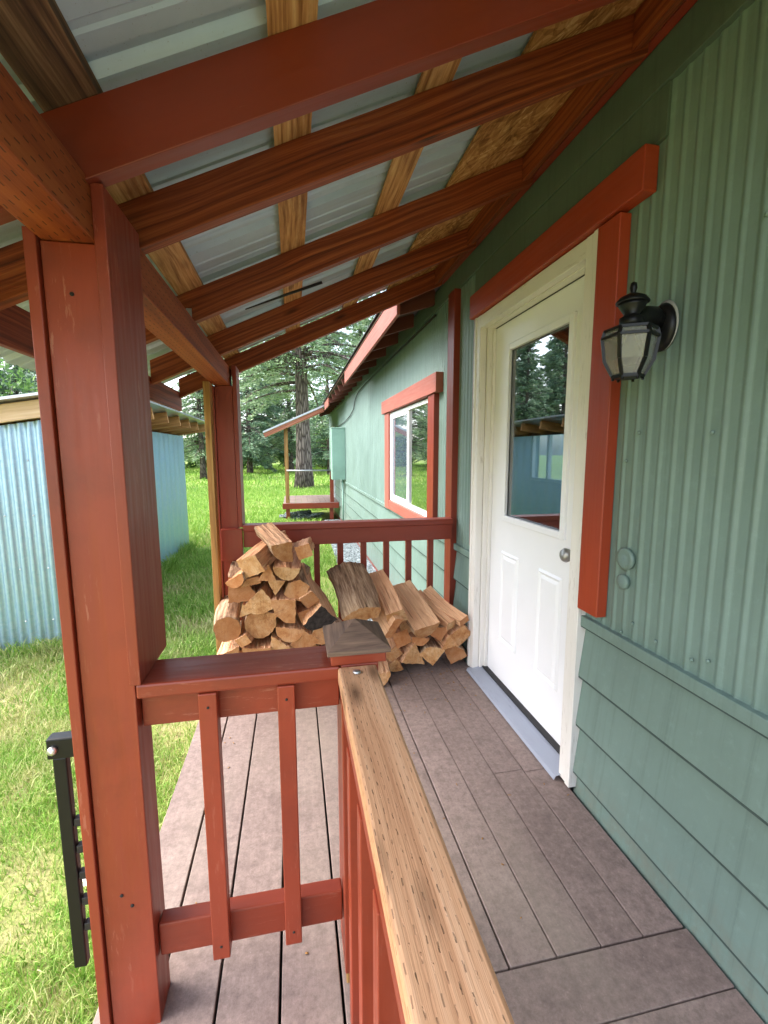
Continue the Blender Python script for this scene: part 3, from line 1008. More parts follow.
# ------------------------------------------------------------------ things on the house wall
lan = empty('wall_lantern', (WX, 1.206, 1.73), 'black outdoor wall lantern with cut glass panes beside the door', 'lantern')
bp = MB()
bp.lathe([(0.0, -.004), (0.050, -.004), (0.052, 0.008), (0.045, 0.018), (0.028, 0.026), (0.0, 0.028)], (WX - .008, 1.213, 1.722), (-1, 0, 0), 28)
bp.v = [(v[0], v[1], 1.722 + (v[2] - 1.722) * 1.32) for v in bp.v]
part(bp, 'back_plate', M['black'], lan)
ck = MB()
ck.lathe([(0.050, 0.0), (0.0545, 0.004), (0.048, 0.007)], (WX - .006, 1.211, 1.726), (-1, 0, 0), 24)
ck.v = [(v[0], v[1], 1.726 + (v[2] - 1.726) * 1.32) for v in ck.v]
part(ck, 'caulk_ring', M['caulkgrey'], lan)
arm = MB()
arm.tube([(WX - .03, 1.212, 1.735), (WX - .06, 1.205, 1.748), (WX - .095, 1.192, 1.745), (WX - .122, 1.180, 1.728), (WX - .148, 1.172, 1.712)], [0.030, 0.030, 0.027, 0.022, 0.018], 14)
part(arm, 'arm', M['black'], lan)
LC = Vector((0.938, 1.170, 0))


def hexring(r, z, n=6, ph=math.pi / 6):
    return [Vector((LC.x + r * math.cos(2 * math.pi * k / n + ph), LC.y + r * math.sin(2 * math.pi * k / n + ph), z)) for k in range(n)]


top = MB()
top.lathe([(0.0, 1.716), (0.030, 1.718), (0.031, 1.748), (0.024, 1.752), (0.020, 1.758), (0.034, 1.782), (0.037, 1.790)], (LC.x, LC.y, 0), (0, 0, 1), 24)
part(top, 'sensor_head', M['black'], lan)
cap = MB()
cap.lathe([(0.037, 1.790), (0.043, 1.792), (0.043, 1.796), (0.034, 1.808), (0.016, 1.818), (0.0, 1.820)], (LC.x, LC.y, 0), (0, 0, 1), 24)
part(cap, 'cap', M['black'], lan)
fin = MB()
fin.lathe([(0.0, 1.816), (0.009, 1.818), (0.007, 1.824), (0.010, 1.836), (0.008, 1.850), (0.0, 1.856)], (LC.x, LC.y, 0), (0, 0, 1), 14)
part(fin, 'finial', M['black'], lan)
h0, h1, h2 = hexring(0.066, 1.712), hexring(0.072, 1.690), hexring(0.040, 1.572)
hm = hexring(0.063, 1.62)
hz = hexring(0.030, 1.722)
cg = MB()
cg.add(hz + h0, [(k, (k + 1) % 6, 6 + (k + 1) % 6, 6 + k) for k in range(6)])
for ra, rb in ((h0, h1), (h1, hm), (hm, h2)):
    for k in range(6):
        cg.bar(ra[k], rb[k], 0.008, 0.008, up=(LC - ra[k]).normalized())
for rr in (h0, h1, h2):
    for k in range(6):
        cg.bar(rr[k], rr[(k + 1) % 6], 0.008, 0.008)
bt = hexring(0.042, 1.566)
cg.add([v for v in hexring(0.042, 1.574)] + bt, [tuple(range(6)), tuple(range(6, 12))[::-1]] + [(k, (k + 1) % 6, 6 + (k + 1) % 6, 6 + k) for k in range(6)])
for k in range(6):
    cg.lathe([(0.004, 0), (0.004, 0.006), (0, 0.007)], bt[k] * 0.9 + Vector((LC.x, LC.y, bt[k].z)) * 0.1, (0, 0, -1), 8)
part(cg, 'cage', M['black'], lan)
pg = MB()
for k in range(6):
    k2 = (k + 1) % 6
    for ra, rb in ((h0, h1), (h1, hm), (hm, h2)):
        q = [ra[k], ra[k2], rb[k2], rb[k]]
        q = [LC * 0.03 + p * 0.97 + Vector((0, 0, p.z * 0.03)) for p in q]
        inn = [Vector((LC.x + (p.x - LC.x) * 0.96, LC.y + (p.y - LC.y) * 0.96, p.z)) for p in q]
        pg.add(q + inn, [(0, 1, 2, 3), (7, 6, 5, 4), (0, 4, 5, 1), (2, 6, 7, 3), (1, 5, 6, 2), (3, 7, 4, 0)])
part(pg, 'glass_panes', M['lampglass'], lan)
bu = MB()
bu.lathe([(0.012, 1.705), (0.012, 1.68), (0.022, 1.66), (0.028, 1.635), (0.020, 1.612), (0.0, 1.604)], (LC.x, LC.y, 0), (0, 0, 1), 16)
part(bu, 'bulb', M['white_chalk'], lan)

ebx = empty('utility_box', (0.95, 9.7, 0.78), 'tall pale green metal utility box on the far house wall', 'utility box')
part(B(0.80, 1.085, 9.66, 10.0, 0.78, 1.85), 'cabinet', M['greenbox'], ebx, 0.01)
part(B(0.795, 1.09, 9.652, 10.01, 1.852, 1.875), 'lid', M['greenbox'], ebx, 0.004)
part(MB().tube([(1.03, 9.75, 0.78), (1.03, 9.75, -0.25)], 0.02), 'conduit', M['greenbox'], ebx)
cab = MB().tube([(1.068, 3.4, 2.37), (1.067, 5.2, 2.365), (1.067, 6.8, 2.355), (1.067, 7.5, 2.33), (1.067, 7.9, 2.25), (1.067, 8.1, 2.12), (1.067, 8.6, 2.04), (1.067, 9.6, 1.98), (1.067, 11.0, 1.97)], 0.008)
tag(cab.build('wall_cable', M['blackmatte']), 'black cable running under the eaves of the green house wall', 'cable')

for ch_ in lan.children:            # lamp body proportions
    if ch_.name.split('.')[0] in ('sensor_head', 'cap', 'finial', 'cage', 'glass_panes', 'bulb'):
        for v_ in ch_.data.vertices:
            v_.co.z = 1.570 + (v_.co.z - 1.570) * (0.90 if v_.co.z < 1.80 else 0.90)

# ------------------------------------------------------------------ deck
deck = empty('porch_deck', (0.3, 1.8, -0.03), 'weathered mauve grey timber porch deck', 'deck')
bd = MB()
g_ = 0.0035
XL = [-0.515, -0.370, -0.224, -0.069, 0.086, 0.234, 0.382, 0.529, 0.667, 0.803, 0.938, 1.072]
rg = random.Random(5)
cuts = {0.529: 2.29, 0.667: 1.66, 0.803: 2.26, 0.382: 2.02}
for a, b in zip(XL[:-1], XL[1:]):
    y0 = -0.6 if b < 0.24 else 0.958
    y1 = 3.06
    segs = [(y0, y1)]
    c = {0.529: 2.285, 0.667: 2.27, 0.803: 1.655, 0.938: 1.64}.get(a)
    if c:
        segs = [(y0, c - 0.0008), (c + 0.0008, y1)]
    for (s0, s1) in segs:
        dz = rg.uniform(-0.0025, 0)
        gg = g_ if a < 0.52 else 0.0018
        bd.box(a + gg, b - gg, s0, s1, -0.032 + dz, dz, axis=1)
yy = 0.952
k = 0
while yy > -1.2:
    w = 0.150
    bd.box(0.2375, 1.075, yy - w + 0.003, yy, -0.034, -0.001 - 0.0015 * (k % 2), axis=0)
    yy -= w; k += 1
part(bd, 'decking', M['deck'], deck, 0.0025)
jo = MB()
for x in (-0.49, 0.0, 0.55, 1.0):
    jo.box(x, x + 0.04, -1.1, 3.03, -0.2, -0.036)
jo.box(-0.51, 1.07, 3.03, 3.065, -0.22, -0.036)
jo.box(-0.50, -0.485, -1.1, 3.03, -0.22, -0.036)
part(jo, 'joist_frame', M['darkred'], deck)
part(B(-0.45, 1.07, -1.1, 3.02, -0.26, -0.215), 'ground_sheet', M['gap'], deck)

rgc = np.random.default_rng(77)
CV, CF = [], []
for k in range(110):
    if k < 85:
        cx, cy = rgc.uniform(0.30, 1.04), 2.62 - abs(rgc.normal(0, 0.22))
    else:
        cx, cy = rgc.uniform(0.26, 1.05), rgc.uniform(0.55, 2.2)
    if k % 9 == 0:
        cx, cy = rgc.uniform(-0.45, 0.06), rgc.uniform(0.8, 2.3)
    l, w_, a_ = rgc.uniform(0.002, 0.009), rgc.uniform(0.001, 0.003), rgc.uniform(0, 6.28)
    e1 = np.array([np.cos(a_), np.sin(a_), rgc.uniform(-.1, .2)]); e2 = np.array([-np.sin(a_), np.cos(a_), 0])
    c_k = np.array([cx, cy, 0.002])
    o_k = len(CV)
    for zz in (0, 0.0016):
        for (p, q) in ((-1, -1), (1, -.7), (.8, 1), (-.9, .6)):
            CV.append(c_k + e1 * l * p + e2 * w_ * q + np.array([0, 0, zz]))
    CF += [[o_k + i for i in f] for f in ((0, 1, 2, 3), (7, 6, 5, 4), (0, 4, 5, 1), (1, 5, 6, 2), (2, 6, 7, 3), (3, 7, 4, 0))]
ch = np_mesh('wood_chips', np.array(CV), np.array(CF), M['stud'], nper=4)
tag(ch, 'scattered wood chips and bark crumbs on the deck boards', 'wood chips', kind='stuff')

# ------------------------------------------------------------------ posts
post = empty('porch_post', (-0.40, 1.06, 0), 'boxed red porch post nearest the camera with worn paint flecks', 'post', 'porch posts')
part(B(-0.452, -0.349, 1.012, 1.10, -0.28, 1.753), 'core', M['red'], post, 0.002)
part(B(-0.476, -0.4545, 1.003, 1.118, -0.28, 1.772), 'side_board', M['red'], post, 0.002)
part(B(-0.3555, -0.333, 1.000, 1.205, 0.866, 1.856), 'side_board', M['red'], post, 0.002, 'short wide board ending on the rail cap')
sc2 = MB()
for x, z in ((-.405, 1.66), (-.41, .36), (-.39, .33)):
    part(MB().lathe([(0.004, 0), (0.004, 0.0016), (0, 0.0018)], (x, 1.012, z), (0, -1, 0), 8), 'screw_head', M['gap'], post)
fp = empty('porch_post', (-0.39, 2.94, 0), 'dark red porch post beside the firewood pile at the far end', 'post', 'porch posts')
part(B(-0.445, -0.345, 2.90, 2.99, -0.28, 1.753), 'core', M['darkred'], fp, 0.002)
part(B(-0.4725, -0.4475, 2.895, 2.995, -0.28, 1.752), 'side_board', M['darkred'], fp, 0.002)
part(B(-0.3425, -0.318, 2.89, 3.05, 0.90, 1.87), 'side_board', M['darkred'], fp, 0.002)
stud = B(-0.482, -0.446, 2.74, 2.828, 0.001, 1.752)
tag(stud.build('wood_stud', M['stud'], bevel=0.002), 'raw unpainted wood stud standing just left of the far post', 'stud')

# ------------------------------------------------------------------ porch roof
roof = empty('porch_roof', (0.3, 1.5, 1.75), 'open porch roof of stained rafters under pale ribbed metal', 'roof')
part(B(-0.452, -0.356, 0.18, 2.99, 1.755, 1.862), 'beam', M['beam'], roof, 0.003)
RY = [(0.20, 'rafter'), (0.985, 'rafterred'), (1.30, 'rafter'), (1.945, 'rafter'), (2.57, 'rafter'), (3.165, 'rafter')]


def sloped(y0, y1, xa, xb, o0, o1, mb=None):
    """slab along the roof slope between offsets o0..o1 above the rafter underside"""
    mb = mb or MB()
    L0 = math.sqrt(1 + S * S)
    V = [(x, y, ztop(x, o)) for o in (o0, o1) for y in (y0, y1) for x in (xa, xb)]
    F = [(0, 2, 3, 1), (4, 5, 7, 6), (0, 1, 5, 4), (2, 6, 7, 3), (0, 4, 6, 2), (1, 3, 7, 5)]
    ou, ov = random.random() * 9, random.random() * 9
    longx = (xb - xa) * L0 >= (y1 - y0)
    U = []
    for f, n in zip(F, (2, 2, 1, 1, 0, 0)):
        row = []
        for i in f:
            q = V[i]
            o = o0 if i < 4 else o1
            if longx:
                row.append((q[0] * L0 + ou, (q[1] if n == 2 else o) + ov + n * .3) if n != 0 else (q[1] * .3 + ou, o + ov))
            else:
                row.append((q[1] + ou, (q[0] * L0 if n == 2 else o) + ov + n * .3) if n != 1 else (q[0] * .3 + ou, o + ov))
        U.append(row)
    return mb.add(V, F, U)


for yy, mname in RY:
    o0 = -0.017 if mname == 'rafter' else -0.030
    part(sloped(yy, yy + 0.040, -0.70, 1.040, o0, 0.1005), 'rafter', M[mname], roof, 0.002,
         'thick smooth painted red rafter' if mname == 'rafterred' else None)
for (xa, xb, m) in ((-0.415, -0.325, 'strip'), (-0.025, 0.068, 'strip'), (0.348, 0.448, 'strip')):
    part(sloped(1.03, 3.22, xa, xb, 0.1015, 0.116), 'purlin', M[m], roof)
    part(sloped(0.20, 1.024, xa, xb, 0.1015, 0.124), 'purlin', M['greywood' if xa < -.4 else 'strip'], roof)
part(sloped(0.20, 3.22, 0.655, 1.10, 0.1015, 0.116), 'sheathing', M['osb'], roof)
part(B(1.0425, 1.072, 0.18, 3.235, 2.530, 2.69), 'ledger', M['darkred'], roof, 0.002)
blk = MB()
for (ya, yb) in zip([r[0] + .042 for r in RY[:-1]], [r[0] - .002 for r in RY[1:]]):
    sloped(ya, yb, 0.985, 1.025, 0.0, 0.0995, blk)
part(blk, 'blocking', M['rafter'], roof, 0.002)
# ribbed metal sheet, ribs run with the slope
mm = MB()
prof = []
y = -0.01
while y < 3.1:
    for dy, d in ((0, 0), (0.060, 0), (0.066, .004), (0.080, .004), (0.086, 0), (0.135, 0), (0.141, .004), (0.155, .004), (0.161, 0), (0.196, 0), (0.212, 0.018), (0.232, 0.018), (0.248, 0)):
        prof.append((y + dy, d))
    y += 0.25
V, F = [], []
for yy, d in prof:
    for th_ in (0.0, 0.0025):
        for x in (-1.04, 1.12):
            V.append((x, yy, ztop(x, 0.125 + d + th_)))
for k in range(len(prof) - 1):
    a, b = 4 * k, 4 * (k + 1)
    F += [(a, b, b + 1, a + 1), (a + 2, a + 3, b + 3, b + 2), (a, a + 2, b + 2, b)]
mm.add(V, F)
part(mm, 'roofing_sheet', M['roofmetal'], roof)
part(B(-0.722, -0.702, 0.18, 3.23, 1.628, 1.745), 'fascia', M['rafter'], roof, 0.002)
part(MB().bar((-0.375, 1.93, 1.905), (-0.375, 1.93, 1.872), 0.02, 0.003, up=(0, 1, 0)).box(-.41, -.37, 1.925, 1.935, 1.872, 1.876), 'metal_clip', M['drip'], roof)
rod = MB().tube([(-0.20, 2.31, 2.022), (-0.02, 2.30, 2.092), (0.157, 2.29, 2.158)], [0.0025, 0.006, 0.007])
tag(rod.build('hanging_rod', M['blackmatte']), 'thin black rod tucked under the rafters', 'rod')


# ------------------------------------------------------------------ railings
nr = empty('porch_railing', (-0.12, 1.05, 0.1), 'short red railing with two balusters between the near post and newel', 'railing', 'porch railings')
cp = MB()
cp.box(-0.345, 0.094, 1.002, 1.130, 0.833, 0.866)
part(cp, 'cap_rail', M['red'], nr, 0.005)
part(B(-0.347, 0.094, 1.037, 1.075, 0.750, 0.8325), 'sub_rail', M['red'], nr, 0.003)
part(B(-0.347, 0.094, 1.037, 1.076, 0.153, 0.240), 'bottom_rail', M['red'], nr, 0.004)
for x in (-0.220, -0.050):
    part(B(x, x + 0.039, 0.999, 1.0365, 0.155, 0.832), 'baluster', M['red'], nr, 0.002)
sm_ = MB()
for x in (-.2, -.03):
    for z in (.80, .19):
        part(MB().lathe([(0.003, 0), (0.003, 0.0015), (0, 0.0016)], (x, .999, z), (0, -1, 0), 8), 'screw_head', M['gap'], nr)

nw = empty('newel_post', (0.14, 1.05, 0), 'red newel post with weathered wood pyramid cap', 'newel post')
part(B(0.096, 0.185, 1.003, 1.128, 0.03, 0.868), 'shaft', M['red'], nw, 0.003)
part(B(0.099, 0.182, 1.006, 1.125, -0.20, 0.029), 'base', M['stud'], nw, 0.002)
part(B(0.073, 0.203, 1.000, 1.140, 0.869, 0.894), 'collar', M['red'], nw, 0.003)
pc = MB()
q0 = [(0.064, 0.992), (0.213, 0.992), (0.213, 1.160), (0.064, 1.160)]
V = [(x, y, 0.8945) for x, y in q0] + [(x, y, 0.906) for x, y in q0] + [(0.139, 1.076, 0.952)]
U = lambda *p: [(a * .15, b * .15) for a, b in p]
pc.add(V, [(0, 3, 2, 1), (0, 1, 5, 4), (1, 2, 6, 5), (2, 3, 7, 6), (3, 0, 4, 7), (4, 5, 8), (5, 6, 8), (6, 7, 8), (7, 4, 8)],
       [U((0, 0), (1, 0), (1, 1), (0, 1))] * 5 + [U((0, 0), (1, 0), (.5, .5)), U((2, 0), (3, 0), (2.5, .5)), U((4, 0), (5, 0), (4.5, .5)), U((6, 0), (7, 0), (6.5, .5))])
M['capwood'] = wood('weathered_cap', srgb(80, 64, 56), srgb(120, 96, 82), srgb(150, 120, 100), gs=(5, 60), rough=0.75, stain=srgb(70, 62, 58))
part(pc, 'pyramid_cap', M['capwood'], nw, 0.002)

wr = empty('wood_railing', (0.13, 0.5, 0.1), 'railing with bare incised wood top running toward the camera', 'railing', 'porch railings')
part(B(0.088, 0.178, -0.25, 1.001, 0.828, 0.866), 'top_rail', M['rawwood'], wr, 0.006, 'bare pressure treated wood with incised dashes')
part(B(0.099, 0.160, -0.25, 1.001, 0.735, 0.8265), 'sub_rail', M['red'], wr, 0.003)
for y in (0.862, 0.70, 0.535, 0.37, 0.2):
    part(B(0.0955, 0.1345, y, y + 0.039, 0.04, 0.734), 'baluster', M['red'], wr, 0.002)
part(B(0.136, 0.165, -0.25, 1.001, 0.10, 0.19), 'bottom_rail', M['red'], wr, 0.003)
part(MB().lathe([(0.0095, 0), (0.0095, 0.004), (0.005, 0.006), (0, 0.006)], (0.128, 0.965, 0.866), (0, 0, 1), 10), 'screw_head', M['silver'], wr)

frl = empty('porch_railing', (0.35, 2.9, 0.1), 'dark red railing behind the firewood at the far end of the porch', 'railing', 'porch railings')
part(B(-0.316, 1.043, 2.868, 2.962, 0.878, 0.916), 'cap_rail', M['darkred'], frl, 0.004)
part(B(-0.316, 1.043, 2.886, 2.924, 0.775, 0.877), 'sub_rail', M['darkred'], frl, 0.003)
for k in range(8):
    x = -0.175 + 0.1545 * k
    part(B(x - .019, x + 0.019, 2.927, 2.962, 0.06, 0.875), 'baluster', M['darkred'], frl, 0.002)
part(B(-0.316, 1.043, 2.886, 2.924, 0.09, 0.178), 'bottom_rail', M['darkred'], frl, 0.003)
part(B(-0.444, -0.318, 2.855, 2.893, 0.70, 0.897), 'end_block', M['darkred'], frl, 0.003)

# ------------------------------------------------------------------ black bracket on the near post
bk = empty('metal_bracket', (-0.53, 1.06, 0.45), 'black square tube rack with short pegs hung on the near post', 'bracket')
part(B(-0.548, -0.484, 1.045, 1.075, 0.690, 0.738), 'arm', M['black'], bk, 0.003)
part(B(-0.541, -0.513, 1.050, 1.070, 0.150, 0.689), 'upright', M['black'], bk, 0.003)
for k in range(5):
    part(B(-0.512, -0.488, 1.052, 1.068, 0.515 - .068 * k, 0.535 - .068 * k), 'peg', M['blackmatte'], bk, 0.002)
part(MB().lathe([(0.010, 0), (0.010, 0.006), (0.005, 0.009), (0, 0.009)], (-0.535, 1.045, 0.713), (0, -1, 0), 8), 'bolt', M['silver'], bk)
pp = MB()
pp.add([(-0.86, 1.72, GZ + .03), (-0.70, 1.70, GZ + .045), (-0.69, 1.82, GZ + .03), (-0.80, 1.86, GZ + .05)], [(0, 1, 2), (0, 2, 3)])
pp.add([(-0.86, 1.72, GZ + .028), (-0.70, 1.70, GZ + .043), (-0.69, 1.82, GZ + .028), (-0.80, 1.86, GZ + .048)], [(2, 1, 0), (3, 2, 0)])
tag(pp.build('paper_scrap', M['white_chalk']), 'crumpled white scrap lying on the grass beside the near post', 'scrap')


# ------------------------------------------------------------------ firewood
def log_mesh(shape, r, L, seed):
    """split log along local +Y (front end at y=0); returns MB with end / split / bark faces"""
    rg = random.Random(seed)
    pts, kinds = [], []                 # outline in x,z ; kind of the edge from point i to i+1

    def arc(a0, a1, n, rr, kind, cx=0, cz=0):
        for k in range(n + 1):
            a = R(a0 + (a1 - a0) * k / n)
            q = rr * rg.uniform(0.96, 1.04)
            pts.append((cx + q * math.cos(a), cz + q * math.sin(a)))
            kinds.append(kind)

    if shape == 'round':
        arc(0, 340, 15, r, 2)
    elif shape == 'half':                # flat up
        arc(180, 360, 9, r, 2); kinds[-1] = 1
    elif shape == 'quarter':             # apex up
        arc(225, 315, 6, r * 1.5, 2, 0, r * 0.75); kinds[-1] = 1
        pts.append((rg.uniform(-.1, .1) * r, r * 0.78)); kinds.append(1)
    elif shape == 'tri':
        for a, q in ((215, 1.15), (325, 1.2), (88, 1.05)):
            pts.append((r * q * math.cos(R(a + rg.uniform(-9, 9))), r * q * math.sin(R(a)))); kinds.append(1)
    elif shape == 'quad':
        for a, q in ((225, 1.1), (318, 1.15), (38, 1.05), (140, 1.1)):
            pts.append((r * q * math.cos(R(a + rg.uniform(-10, 10))), r * q * math.sin(R(a + rg.uniform(-6, 6))))); kinds.append(1)
    elif shape == 'slab':
        for x, z in ((-1.25, -.45), (1.2, -.5), (1.15, .42), (-1.2, .5)):
            pts.append((r * x, r * z * rg.uniform(.85, 1.1))); kinds.append(1)
    elif shape == 'barkslab':            # wide piece, bark on top
        arc(48, 132, 9, r * 1.55, 2, 0, -r * .95); kinds[-1] = 1
        pts.append((-r * .85, -r * .35)); kinds.append(1)
        pts.append((r * .9, -r * .4)); kinds.append(1)
    elif shape == 'hex':
        for k in range(6):
            a = 60 * k + rg.uniform(-10, 10)
            pts.append((r * 1.05 * math.cos(R(a)), r * rg.uniform(.8, 1.05) * math.sin(R(a)))); kinds.append(1 if k % 2 else 2)
    # subdivide straight edges a little so they can be uneven
    P2, K2 = [], []
    n = len(pts)
    for i in range(n):
        a, b = pts[i], pts[(i + 1) % n]
        P2.append(a); K2.append(kinds[i])
        d = math.hypot(b[0] - a[0], b[1] - a[1])
        if d > r * .2:
            m = max(2, int(d / (r * .14)))
            for k in range(1, m):
                t = k / m
                j = r * 0.045
                P2.append((a[0] + (b[0] - a[0]) * t + rg.uniform(-j, j), a[1] + (b[1] - a[1]) * t + rg.uniform(-j, j)))
                K2.append(kinds[i])
    pts, kinds = P2, K2
    n = len(pts)
    m = MB()
    ns = 7
    V = []
    tw = rg.uniform(-.10, .10)
    tp = rg.uniform(-.12, .10)
    bow = rg.uniform(-.02, .02)
    jag = [rg.uniform(-.5, .5) for _ in range(n)]
    tilt = rg.uniform(-.12, .12)
    for s in range(ns + 1):
        t = s / ns
        ca, sa = math.cos(tw * t), math.sin(tw * t)
        k = 1 + tp * t
        for i, (x, z) in enumerate(pts):
            j = r * 0.03
            xx, zz = x * k + jag[i] * r * .05 * t, z * k
            e = tilt * z if s in (0, ns) else 0
            V.append((xx * ca - zz * sa + bow * math.sin(t * 3.1) + rg.uniform(-j, j) * (s > 0), t * L + e, xx * sa + zz * ca + rg.uniform(-j, j) * (s > 0)))
    for s in range(ns):
        for i in range(n):
            i2 = (i + 1) % n
            m.add([], [])
            m.f.append([s * n + i, s * n + i2, (s + 1) * n + i2, (s + 1) * n + i]); m.uv.append([(0, 0)] * 4)
            m.mi.append(kinds[i]); m.sm.append(kinds[i] == 2)
    m.v = V
    # end caps as fans
    for s, rev in ((0, False), (ns, True)):
        cx = sum(V[s * n + i][0] for i in range(n)) / n; cz = sum(V[s * n + i][2] for i in range(n)) / n
        cy = sum(V[s * n + i][1] for i in range(n)) / n
        m.v.append((cx, cy, cz))
        c = len(m.v) - 1
        for i in range(n):
            m.f.append([c, s * n + i, s * n + (i + 1) % n]); m.uv.append([(0, 0)] * 3); m.mi.append(0); m.sm.append(False)
    return m


